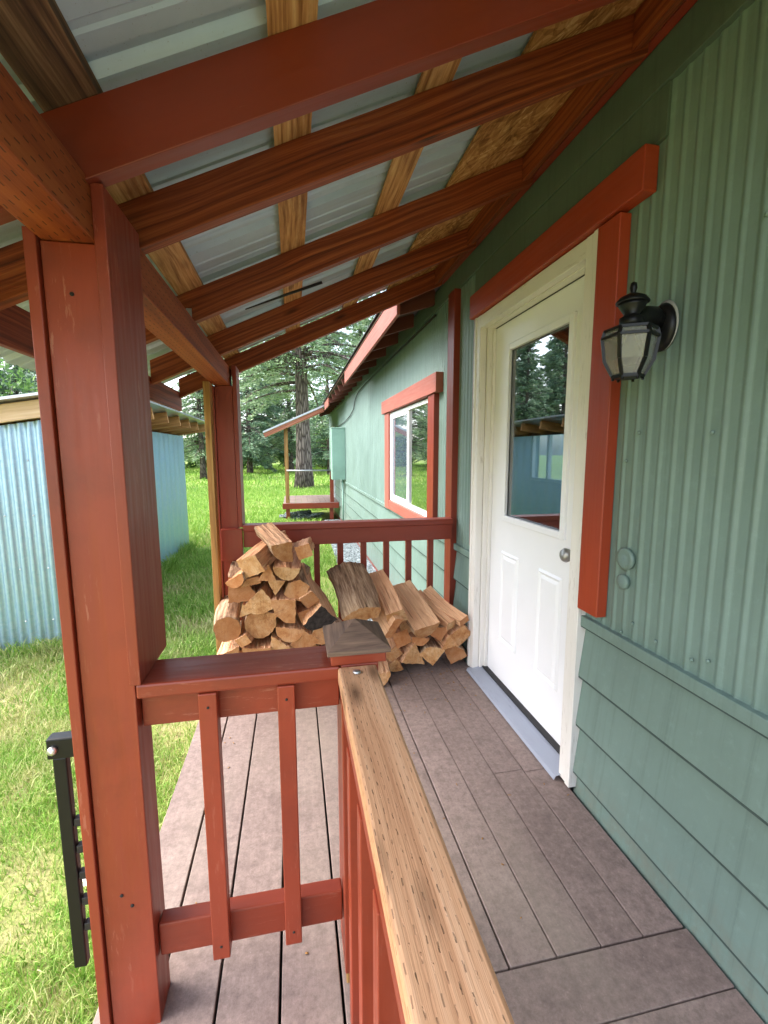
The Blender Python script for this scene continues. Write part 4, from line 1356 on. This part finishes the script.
# x, y of the front end, z, shape, radius, roll, yaw (deg, + swings far end left), pitch (deg, + far end up), length, label
LOGS = [
 (-0.056, 2.420, 0.847, 'quarter', 0.074, -40, 20, 10, 0.34, 'topmost pale split log crowning the left stack'),
 (-0.238, 2.420, 0.769, 'quad', 0.072, 22, -22, 10, 0.40, 'blocky split log second from the top of the stack'),
 (-0.325, 2.420, 0.710, 'half', 0.056, 32, -16, 4, 0.40, 'small leaning log at the upper left of the stack'),
 (-0.150, 2.420, 0.722, 'tri', 0.053, -8, 0, 0, 0.40, 'reddish triangular log below the topmost one'),
 (-0.048, 2.420, 0.754, 'half', 0.069, -6, -8, 6, 0.44, 'half round pale log below the topmost log'),
 (0.038, 2.420, 0.832, 'quad', 0.048, 15, -6, 0, 0.20, 'pale log end at the back of the left stack'),
 (-0.304, 2.420, 0.617, 'quarter', 0.091, 135, 4, 0, 0.42, 'big orange split log leaning at the left of the stack'),
 (-0.197, 2.420, 0.566, 'quarter', 0.085, 0, 0, 0, 0.42, 'wide triangular log with a rounded bottom mid stack'),
 (-0.241, 2.420, 0.678, 'slab', 0.040, 12, 2, 0, 0.40, 'thin wedge squeezed between larger logs on the left'),
 (-0.108, 2.420, 0.654, 'tri', 0.048, 175, -2, 0, 0.40, 'small dark triangular log mid stack'),
 (0.001, 2.420, 0.619, 'hex', 0.067, 10, -4, 0, 0.42, 'knotty six sided log right of centre'),
 (0.063, 2.420, 0.565, 'quad', 0.048, 35, 6, 8, 0.42, 'narrow log lying on the black ended one'),
 (-0.055, 2.420, 0.528, 'quarter', 0.085, -48, -3, 0, 0.42, 'large clean quarter wedge in the centre of the stack'),
 (0.121, 2.420, 0.464, 'quarter', 0.091, 2, 14, 14, 0.44, 'grey barked log with a black end between the two piles'),
 (-0.365, 2.420, 0.435, 'round', 0.069, 0, 4, 0, 0.42, 'cracked round log at the left edge of the stack'),
 (-0.199, 2.420, 0.438, 'round', 0.080, 30, 0, 0, 0.42, 'broad pale round log in the middle row'),
 (-0.042, 2.420, 0.403, 'half', 0.075, -10, -3, 0, 0.42, 'half round log below the big quarter wedge'),
 (0.031, 2.420, 0.334, 'quarter', 0.080, 8, -4, 0, 0.42, 'pale quarter log right of the lower half round log'),
 (0.129, 2.420, 0.349, 'round', 0.053, 0, 0, 0, 0.36, 'small reddish round log peeking out beside the newel cap'),
 (-0.371, 2.420, 0.313, 'half', 0.059, 20, 3, 0, 0.42, 'log below the cracked round log'),
 (-0.219, 2.420, 0.316, 'half', 0.075, -4, 0, 0, 0.42, 'half round log just above the near railing cap'),
 (-0.115, 2.420, 0.301, 'tri', 0.069, 25, 0, 0, 0.40, 'wedge log tucked low in the left stack'),
 (-0.278, 2.420, 0.522, 'tri', 0.037, 20, 0, 0, 0.36, 'small wedge filling the gap beside the cracked round log'),
 (-0.135, 2.420, 0.472, 'tri', 0.035, 180, 0, 0, 0.36, 'small wedge filling the gap beside the broad pale log'),
 (0.039, 2.420, 0.465, 'quad', 0.043, 15, 0, 0, 0.36, 'small square stick in the gap left of the black ended log'),
 (-0.289, 2.420, 0.367, 'quad', 0.037, 30, 0, 0, 0.36, 'thin dark stick low in the left stack'),
 (0.617, 2.560, 0.237, 'quad', 0.062, 20, 2, 0, 0.28, 'split log behind the post cap corner'),
 (0.660, 2.560, 0.310, 'quad', 0.059, 22, 4, 8, 0.28, 'pale split log under the smooth orange one'),
 (0.736, 2.560, 0.234, 'half', 0.056, -10, 2, 4, 0.28, 'dark orange half log under the broad rough one'),
 (0.851, 2.560, 0.250, 'quarter', 0.062, 190, 4, 6, 0.28, 'wedge log between the broad one and the sticks'),
 (0.988, 2.560, 0.225, 'quad', 0.073, 40, 4, 4, 0.28, 'reddish chunky log against the white door frame'),
 (0.910, 2.560, 0.193, 'tri', 0.051, 12, 0, 0, 0.28, 'small wedge above the last two deck logs'),
 (0.567, 2.560, 0.133, 'quad', 0.051, 30, 0, 0, 0.28, 'small square log above the corner wedge'),
 (0.580, 2.560, 0.062, 'quarter', 0.054, -15, 0, 0, 0.28, 'corner wedge on the deck at the left of the right pile'),
 (0.699, 2.560, 0.121, 'tri', 0.079, -8, 0, 0, 0.28, 'tall triangular log standing on the deck boards'),
 (0.808, 2.560, 0.111, 'quarter', 0.076, 185, -4, 0, 0.28, 'squarish split log on the deck left of the last one'),
 (0.957, 2.560, 0.091, 'quarter', 0.079, 158, -6, 0, 0.28, 'yellow ended log on the deck nearest the door'),
 (0.545, 2.460, 0.346, 'slab', 0.060, 72, 14, 24, 0.36, 'thin plank like split leaning beside the barked log'),
 (0.563, 2.460, 0.405, 'quad', 0.070, 22, 9, 24, 0.38, 'smooth orange split log leaning in the right pile'),
 (0.750, 2.460, 0.335, 'half', 0.087, 8, 16, 24, 0.40, 'broad rough split log leaning at the right pile'),
 (0.920, 2.540, 0.303, 'quad', 0.039, 12, 26, 20, 0.34, 'thin pink split stick beside the wall, lower one'),
 (1.004, 2.540, 0.329, 'quad', 0.042, 30, 28, 20, 0.34, 'thin pink split stick nearest the green wall'),
 (0.356, 2.440, 0.439, 'barkslab', 0.107, 12, 9, 26, 0.40, 'large grey barked log leaning on the railing'),
 (-0.370, 2.470, 0.083, 'half', 0.082, 5, 0, 0, 0.40, 'low log at the left foot of the firewood stack'),
 (-0.200, 2.470, 0.083, 'half', 0.082, 5, 0, 0, 0.40, 'low log on the deck in the left stack'),
 (-0.030, 2.470, 0.083, 'half', 0.082, 5, 0, 0, 0.40, 'low split log at the middle foot of the left stack'),
 (0.130, 2.470, 0.083, 'half', 0.082, 5, 0, 0, 0.40, 'low log at the right foot of the left stack'),
 (0.290, 2.470, 0.083, 'half', 0.082, 5, 0, 0, 0.40, 'low log on the deck behind the newel post cap'),
 (0.440, 2.470, 0.083, 'half', 0.082, 5, 0, 0, 0.40, 'low log behind the newel on the deck'),
 (-0.290, 2.490, 0.205, 'half', 0.080, 175, 0, 0, 0.38, 'second row log low in the left stack'),
 (-0.110, 2.490, 0.205, 'half', 0.080, 175, 0, 0, 0.38, 'second row log at the middle of the left stack'),
 (0.050, 2.490, 0.205, 'half', 0.080, 175, 0, 0, 0.38, 'second row log low beside the newel'),
 (0.220, 2.490, 0.205, 'half', 0.080, 175, 0, 0, 0.38, 'shaded log under the large grey barked log'),
 (0.360, 2.490, 0.205, 'half', 0.080, 175, 0, 0, 0.38, 'shaded log behind the pyramid cap'),
]
rg_log = random.Random(4)
for i, (x, y, z, sh, r, roll, yaw, pitch, L, lab) in enumerate(LOGS):
    m = log_mesh(sh, r * 1.02, L, 100 + i)
    mats = [M['log_end'], M['log_split'], M['log_bark']]
    if 'with a black end' in lab:
        mats = [M['log_black'], M['log_split'], M['log_bark']]
    if i == 9 or i == 6:
        pass
    o = m.build('firewood_log', mats)
    # roll about own length first, then pitch, then yaw
    y += rg_log.uniform(-0.02, 0.03)
    o.matrix_world = Matrix.Translation((x, y, z)) @ Matrix.Rotation(R(yaw), 4, 'Z') @ Matrix.Rotation(R(pitch), 4, 'X') @ Matrix.Rotation(R(-roll), 4, 'Y')
    tag(o, lab, 'firewood log', 'firewood logs stacked on the porch')

# ------------------------------------------------------------------ shed
SX, SY0, SY1 = -1.85, 4.13, 8.45
shed = empty('shed', (-3.6, 6.3, GZ), 'blue corrugated metal shed with exposed roof tails', 'shed')


def zroof(x):
    return 1.645 + 0.16 * (x + 1.85)


def corr(axis, a0, a1, c, zb, zt, pitch, amp, sgn):
    m = MB()
    n = int((a1 - a0) / pitch * 6)
    V = []
    for k in range(n + 1):
        a = a0 + (a1 - a0) * k / n
        d = amp * math.sin((a - a0) / pitch * 2 * math.pi) * sgn
        z1 = zt(a)
        for th_ in (0.0, 0.004):
            cc = c + d - sgn * th_
            p = (a, cc) if axis == 'x' else (cc, a)
            V += [(p[0], p[1], zb), (p[0], p[1], z1)]
    F = []
    for k in range(n):
        a, b = 4 * k, 4 * (k + 1)
        F += [(a, a + 1, b + 1, b), (a + 2, b + 2, b + 3, a + 3)]
    m.add(V, F, None, 0, True)
    return m


part(corr('x', -5.6, SX, SY0, GZ - .03, lambda a: zroof(a) - .01, 0.068, 0.011, -1), 'wall', M['shed'], shed, label='silvery blue corrugated end wall')
ew = corr('y', SY0, SY1, SX, GZ - .03, lambda a: 1.64, 0.27, 0.006, 1)
ee = MB()
for (a0, a1, zb, zt) in ((SY0, SY1, GZ - .03, 1.64),):
    e1 = corr('y', a0, a1, SX, zb, lambda a, q=zt: q, 0.27, 0.006, 1)
    ee.add(e1.v, e1.f, None, 0, True)
part(ee, 'wall', M['shedflat'], shed, label='blue flat ribbed side wall')
for zz in (-0.02, 0.42, 0.86, 1.30):
    for k in range(6):
        xx = -2.0 - 0.204 * k - (0.068 if zz > .5 else 0)
        part(MB().lathe([(0.008, 0), (0.008, 0.004), (0, 0.006)], (xx, SY0 - .013, zz), (0, -1, 0), 6), 'screw_head', M['silver'], shed)
part(B(-5.6, -1.95, SY0 + .1, SY1 - .05, GZ, 0.95), 'shed_core', M['darkbody'], shed)
part(B(-5.7, -1.47, SY0 - .10, SY0 - .06, 0, 0.13).__class__().bar((-5.7, SY0 - .085, zroof(-5.7) + .065), (-1.48, SY0 - .085, zroof(-1.48) + .065), 0.04, 0.135), 'fascia', M['palewood'], shed, 0.003, 'pale raw wood fascia board')
for k in range(8):
    y = SY0 + 0.05 + k * 0.60
    part(MB().bar((-5.6, y, zroof(-5.6) + .075), (-1.47, y, zroof(-1.47) + .075), 0.04, 0.13), 'rafter_tail', M['tailwood'], shed, 0.002)
rf = MB()
V = []
for y in (SY0 - .22, SY1 + .15):
    V += [(-5.8, y, zroof(-5.8) + .145), (-1.40, y, zroof(-1.40) + .145), (-1.40, y, zroof(-1.40) + .165), (-5.8, y, zroof(-5.8) + .165)]
rf.add(V, [(0, 1, 5, 4), (1, 2, 6, 5), (2, 3, 7, 6), (3, 0, 4, 7), (0, 3, 2, 1), (4, 5, 6, 7)])
part(rf, 'roof', M['drip'], shed)

# ------------------------------------------------------------------ far stoop
st = empty('entry_stoop', (0.4, 12.0, GZ), 'small far stoop with shed roof on a raw post beyond the window', 'stoop')
bd = MB()
for k in range(9):
    bd.box(-0.26 + k * .148, -0.26 + k * .148 + .143, 11.0, 13.0, 0.125, 0.155, axis=1)
part(bd, 'decking', M['deck'], st, 0.003)
part(B(-0.28, 1.06, 10.96, 10.998, 0.02, 0.152), 'rim_board', M['red'], st, 0.003)
for x in (-0.20, 0.84):
    part(B(x, x + 0.09, 11.02, 11.11, GZ - .05, 0.10), 'leg', M['red'], st)
part(B(-0.20, -0.11, 11.06, 11.15, 0.157, 1.94), 'roof_post', M['stud'], st, 0.004)
part(B(0.86, 0.95, 11.06, 11.15, 0.157, 0.92), 'rail_post', M['red'], st, 0.004)
part(MB().tube([(-0.155, 11.04, 0.93), (0.905, 11.04, 0.93)], 0.018), 'hand_rail', M['drip'], st)
sr = MB()
V = []
for y in (10.85, 13.2):
    V += [(-0.66, y, 1.80), (1.06, y, 2.56), (1.06, y, 2.60), (-0.66, y, 1.84)]
sr.add(V, [(0, 1, 5, 4), (1, 2, 6, 5), (2, 3, 7, 6), (3, 0, 4, 7), (0, 3, 2, 1), (4, 5, 6, 7)])
part(sr, 'roof', M['drip'], st)
part(MB().bar((-0.64, 10.88, 1.745), (0.72, 10.88, 2.345), 0.04, 0.10), 'barge_board', M['bargewood'], st)
part(B(1.055, 1.088, 12.2, 13.1, 0.16, 2.05), 'white_door', M['vinyl'], st)
for k, (x, y, w, h) in enumerate(((-.02, 11.3, .22, .14), (.22, 11.25, .26, .10), (.45, 11.3, .24, .16), (.62, 11.35, .2, .12), (.1, 11.32, .2, .24), (.36, 11.4, .25, .26), (.68, 11.3, .14, .22))):
    m = log_mesh('hex', w * .42, .35, 300 + k)
    o = m.build('stone_block', M['gravel'])
    o.matrix_world = Matrix.Translation((x, y, GZ + h * .7)) @ Matrix.Rotation(R(80 + 9 * k), 4, 'Z') @ Matrix.Diagonal((1, 1, .6, 1))
    tag(o, 'grey stone block piled in the shade under the far stoop', 'stone', 'stones under the far stoop')

# ------------------------------------------------------------------ trees
def trunk_mb(h, r, seed, flare=1.35):
    rg = random.Random(seed)
    pts, rad = [], []
    lx = rg.uniform(-.02, .02)
    for k in range(13):
        t = k / 12
        pts.append((lx * h * t + 0.04 * r * math.sin(k * 1.3), 0.03 * r * math.cos(k), h * t * 0.985 - 0.1))
        rad.append(r * (1 - t) ** 0.8 * (flare if k == 0 else 1.06 if k == 1 else 1) + 0.012)
    return MB().tube(pts, rad, 14)


def conifer(seed, h, r, cw, base, dens=1.0, leaf=0.2):
    """crown of drooping fir branches carrying many small needle sprays; returns branch MB, V, F"""
    rg = np.random.default_rng(seed)
    br = MB()
    V = []
    z = base
    while z < h * 0.985:
        t = (z - base) / (h - base)
        ln = cw * (1 - t) ** 0.75 * (0.55 + 0.45 * min(1, t * 5 + 0.35))
        nb = int(rg.integers(3, 6))
        for _ in range(nb):
            a = rg.uniform(0, 2 * np.pi)
            L = ln * rg.uniform(0.65, 1.2) + 0.25
            up = rg.uniform(-0.05, 0.35) + 0.4 * t
            dr_ = rg.uniform(0.25, 0.6)
            n = 7
            P = []
            for k in range(n):
                s = k / (n - 1)
                rad_ = L * s
                P.append(np.array([np.cos(a) * rad_, np.sin(a) * rad_, z + up * rad_ - dr_ * L * s * s]))
            br.tube([tuple(p) for p in P], [max(0.008, 0.02 * L * (1 - k / n)) * 0.9 for k in range(n)], 5)
            ns = int(max(10, 34 * L * dens))
            s = rg.uniform(0.12, 1.0, ns) ** 0.7
            idx = np.clip((s * (n - 1)).astype(int), 0, n - 2)
            PA = np.array(P)
            f = (s * (n - 1) - idx)[:, None]
            c = PA[idx] * (1 - f) + PA[idx + 1] * f
            # side twigs
            side = np.array([-np.sin(a), np.cos(a), 0])
            w = rg.normal(0, 1, ns) * 0.20 * L * (1.15 - s)
            c = c + side * w[:, None] + np.stack([np.zeros(ns), np.zeros(ns), -np.abs(w) * 0.35 + rg.normal(-0.05, 0.07, ns)], -1)
            dirv = np.array([np.cos(a), np.sin(a), -0.25]) + np.sign(w)[:, None] * side * 0.9 + rg.normal(0, 0.35, (ns, 3))
            dirv /= np.linalg.norm(dirv, axis=1)[:, None]
            nr_ = rg.normal(0, 1, (ns, 3)); nr_[:, 2] += 1.0
            wv = np.cross(dirv, nr_); wv /= np.linalg.norm(wv, axis=1)[:, None]
            ll = leaf * rg.uniform(0.7, 1.5, ns)[:, None]
            ww = ll * rg.uniform(0.09, 0.20, ns)[:, None]
            q = np.stack([c - dirv * ll * .4 , c + wv * ww, c + dirv * ll * .6, c - wv * ww], 1)
            V.append(q.reshape(-1, 3))
        z += rg.uniform(0.16, 0.36) * (h / 14)
    V = np.concatenate(V)
    F = np.arange(len(V)).reshape(-1, 4)
    return br, V, F


KINDS = []
for seed, h, r, cw, base, dens, leaf, mat in ((11, 15.0, 0.36, 4.4, 4.4, 2.6, 0.17, 'needles'), (23, 16.0, 0.24, 3.3, 1.6, 1.5, 0.30, 'needles2'),
                                        (37, 13.0, 0.20, 3.0, 1.2, 1.5, 0.27, 'needles2'), (51, 18.0, 0.28, 3.6, 2.4, 1.4, 0.30, 'needles')):
    tm = trunk_mb(h, r, seed)
    br, V, F = conifer(seed, h, r, cw, base, dens, leaf)
    o = br.v; nfo = len(tm.v)
    tm.add(br.v, br.f, None, 0, True)
    tob = tm.build('trunk', M['bark'])
    me_t = tob.data
    bpy.data.objects.remove(tob)
    me_c = np_mesh('crown_data', V, F, M[mat], nper=4)
    KINDS.append((me_t, me_c))


def tree(k, x, y, rot, sc, label, group=None, name='fir_tree'):
    e = empty(name, (x, y, GZ), label, 'tree', group)
    e.rotation_euler.z = rot
    e.scale = (sc,) * 3
    for nm, me in zip(('trunk', 'crown'), KINDS[k]):
        o = bpy.data.objects.new(nm, me)
        COL.objects.link(o)
        o.parent = e
    return e


tree(0, 0.47, 21.1, 0.4, 1.0, 'big fir with thick grey trunk standing behind the far stoop')
tree(2, -3.3, 36.7, 1.0, 1.0, 'dark fir with slender trunk left of the thick trunked fir')
GL = 'tall conifer in the tree line beyond the meadow'
rg = random.Random(9)
LINE = []
for k in range(26):                       # tree line across the meadow
    x = -46 + k * 2.5 + rg.uniform(-1, 1)
    y = 50 + 8 * math.sin(k * 1.7) + rg.uniform(-4, 4)
    LINE.append((x, y))
for k in range(15):                       # west side, behind the shed and mirrored in the door pane
    LINE.append((-21 - 7 * rg.random(), 6 + 3.0 * k + rg.uniform(-1, 1)))
LINE = [q for n_, q in enumerate(LINE) if not (-0.17 < q[0] / q[1] < -0.03 and n_ % 2)]
for k, (x, y) in enumerate(LINE):
    dd = x / y
    sc_k = rg.uniform(0.75, 1.15) * (0.42 if -1.0 < dd < -0.61 else 0.45 if -0.18 < dd < -0.02 else 0.8 if dd > -.4 else 1)
    tree(1 + k % 3, x, y, rg.uniform(0, 6.28), sc_k, GL, 'conifers in the tree line')
for (x, y, k, s) in ((-9.5, 22, 2, .62), (-12, 17, 1, .5), (2.6, 33, 1, .8), (6, 40, 3, .9), (-2.2, 43, 1, .9), (-5.5, 30, 3, .62)):
    tree(k, x, y, rg.uniform(0, 6.28), s, 'conifer standing in the meadow between the shed and the tree line', 'conifers in the meadow')


def bush(x, y, rx, h, n, seed, leaf, label, group, mat='bushleaf'):
    rgn = np.random.default_rng(seed)
    cs = rgn.normal(0, 1, (40, 3)) * np.array([rx * .45, rx * .45, h * .25]) + np.array([0, 0, h * .55])
    i = rgn.integers(0, 40, n)
    c = cs[i] + rgn.normal(0, 1, (n, 3)) * rx * 0.13
    c[:, 2] = np.abs(c[:, 2])
    d = rgn.normal(0, 1, (n, 3)); d /= np.linalg.norm(d, axis=1)[:, None]
    e = np.cross(d, rgn.normal(0, 1, (n, 3))); e /= np.linalg.norm(e, axis=1)[:, None]
    l = leaf * rgn.uniform(.6, 1.4, n)[:, None]
    q = np.stack([c - d * l, c + e * l * .5, c + d * l, c - e * l * .5], 1).reshape(-1, 3)
    root = empty('bush', (x, y, GZ), label, 'bush', group)
    np_mesh('crown', q, np.arange(len(q)).reshape(-1, 4), M[mat], root, 4)
    stm = MB()
    for k in range(9):
        p = cs[k * 4]
        stm.tube([(0, 0, -.05), tuple(p * .5), tuple(p)], [.03, .02, .008], 5)
    so_ = stm.build('stems', M['bark'])
    so_.parent = root
    return root


bush(-6.2, 9.6, 1.8, 3.1, 9000, 61, .055, 'green leafy bush rising behind the shed roof', None)
for k, (x, y) in enumerate(((-14, 46), (-9, 50), (-5, 47), (-1, 52), (3, 48), (-19, 44), (7, 50))):
    bush(x, y, 3.0, 3.4, 5000, 70 + k, .16, 'low dark bush along the edge of the meadow', 'bushes along the meadow edge')

# ------------------------------------------------------------------ light
w = bpy.data.worlds.new('World')
C.world = w
w.use_nodes = True
nt = w.node_tree
nt.nodes.clear()
wo = nt.nodes.new('ShaderNodeOutputWorld')
bg = nt.nodes.new('ShaderNodeBackground')
sky = nt.nodes.new('ShaderNodeTexSky')
sky.sky_type = 'NISHITA'
sky.sun_disc = False
SUN_EL, SUN_AZ = R(50), R(276)          # azimuth clockwise from +Y
sky.sun_elevation = SUN_EL
sky.sun_rotation = SUN_AZ
sky.air_density = 1.0
sky.dust_density = 3.0
sky.ozone_density = 1.0
hs = nt.nodes.new('ShaderNodeHueSaturation')
hs.inputs['Saturation'].default_value = 0.6
nt.links.new(sky.outputs[0], hs.inputs['Color'])
nt.links.new(hs.outputs[0], bg.inputs[0])
bg.inputs[1].default_value = 0.15
nt.links.new(bg.outputs[0], wo.inputs[0])
sl = bpy.data.lights.new('sun', 'SUN')
sl.energy = 0.65
sl.angle = R(40)
sl.color = (1.0, 0.97, 0.92)
so = bpy.data.objects.new('sun', sl)
COL.objects.link(so)
dv = Vector((math.sin(SUN_AZ) * math.cos(SUN_EL), math.cos(SUN_AZ) * math.cos(SUN_EL), math.sin(SUN_EL)))
so.rotation_euler = dv.to_track_quat('Z', 'Y').to_euler()
so.location = (-5, -5, 12)

# ------------------------------------------------------------------ camera
F_PX, YAW, PITCH, ROLL = 454.67, 0.19563, 0.13086, -0.002074
cy_, sy_, cp_, sp_ = math.cos(YAW), math.sin(YAW), math.cos(PITCH), math.sin(PITCH)
fwd = Vector((sy_ * cp_, cy_ * cp_, -sp_))
rt = Vector((cy_, -sy_, 0))
up = rt.cross(fwd)
c_, s_ = math.cos(ROLL), math.sin(ROLL)
rt, up = c_ * rt + s_ * up, -s_ * rt + c_ * up
cam = bpy.data.cameras.new('camera')
cam.sensor_fit = 'VERTICAL'
cam.sensor_height = 24
cam.sensor_width = 18
cam.lens = F_PX * 24 / 1024
cam.clip_start = 0.02
cam.clip_end = 1000
co = bpy.data.objects.new('camera', cam)
COL.objects.link(co)
co.matrix_world = Matrix(((rt.x, up.x, -fwd.x, 0), (rt.y, up.y, -fwd.y, 0), (rt.z, up.z, -fwd.z, 1.36), (0, 0, 0, 1)))
C.camera = co

C.view_settings.view_transform = 'Standard'
C.view_settings.look = 'None'
C.view_settings.gamma = 1
C.view_settings.exposure = 2.58
C.view_settings.use_curve_mapping = False
C.render.engine = 'CYCLES'
C.cycles.use_denoising = True
C.cycles.max_bounces = 8
C.cycles.diffuse_bounces = 5
C.cycles.sample_clamp_indirect = 8
C.cycles.caustics_reflective = False
C.cycles.caustics_refractive = False
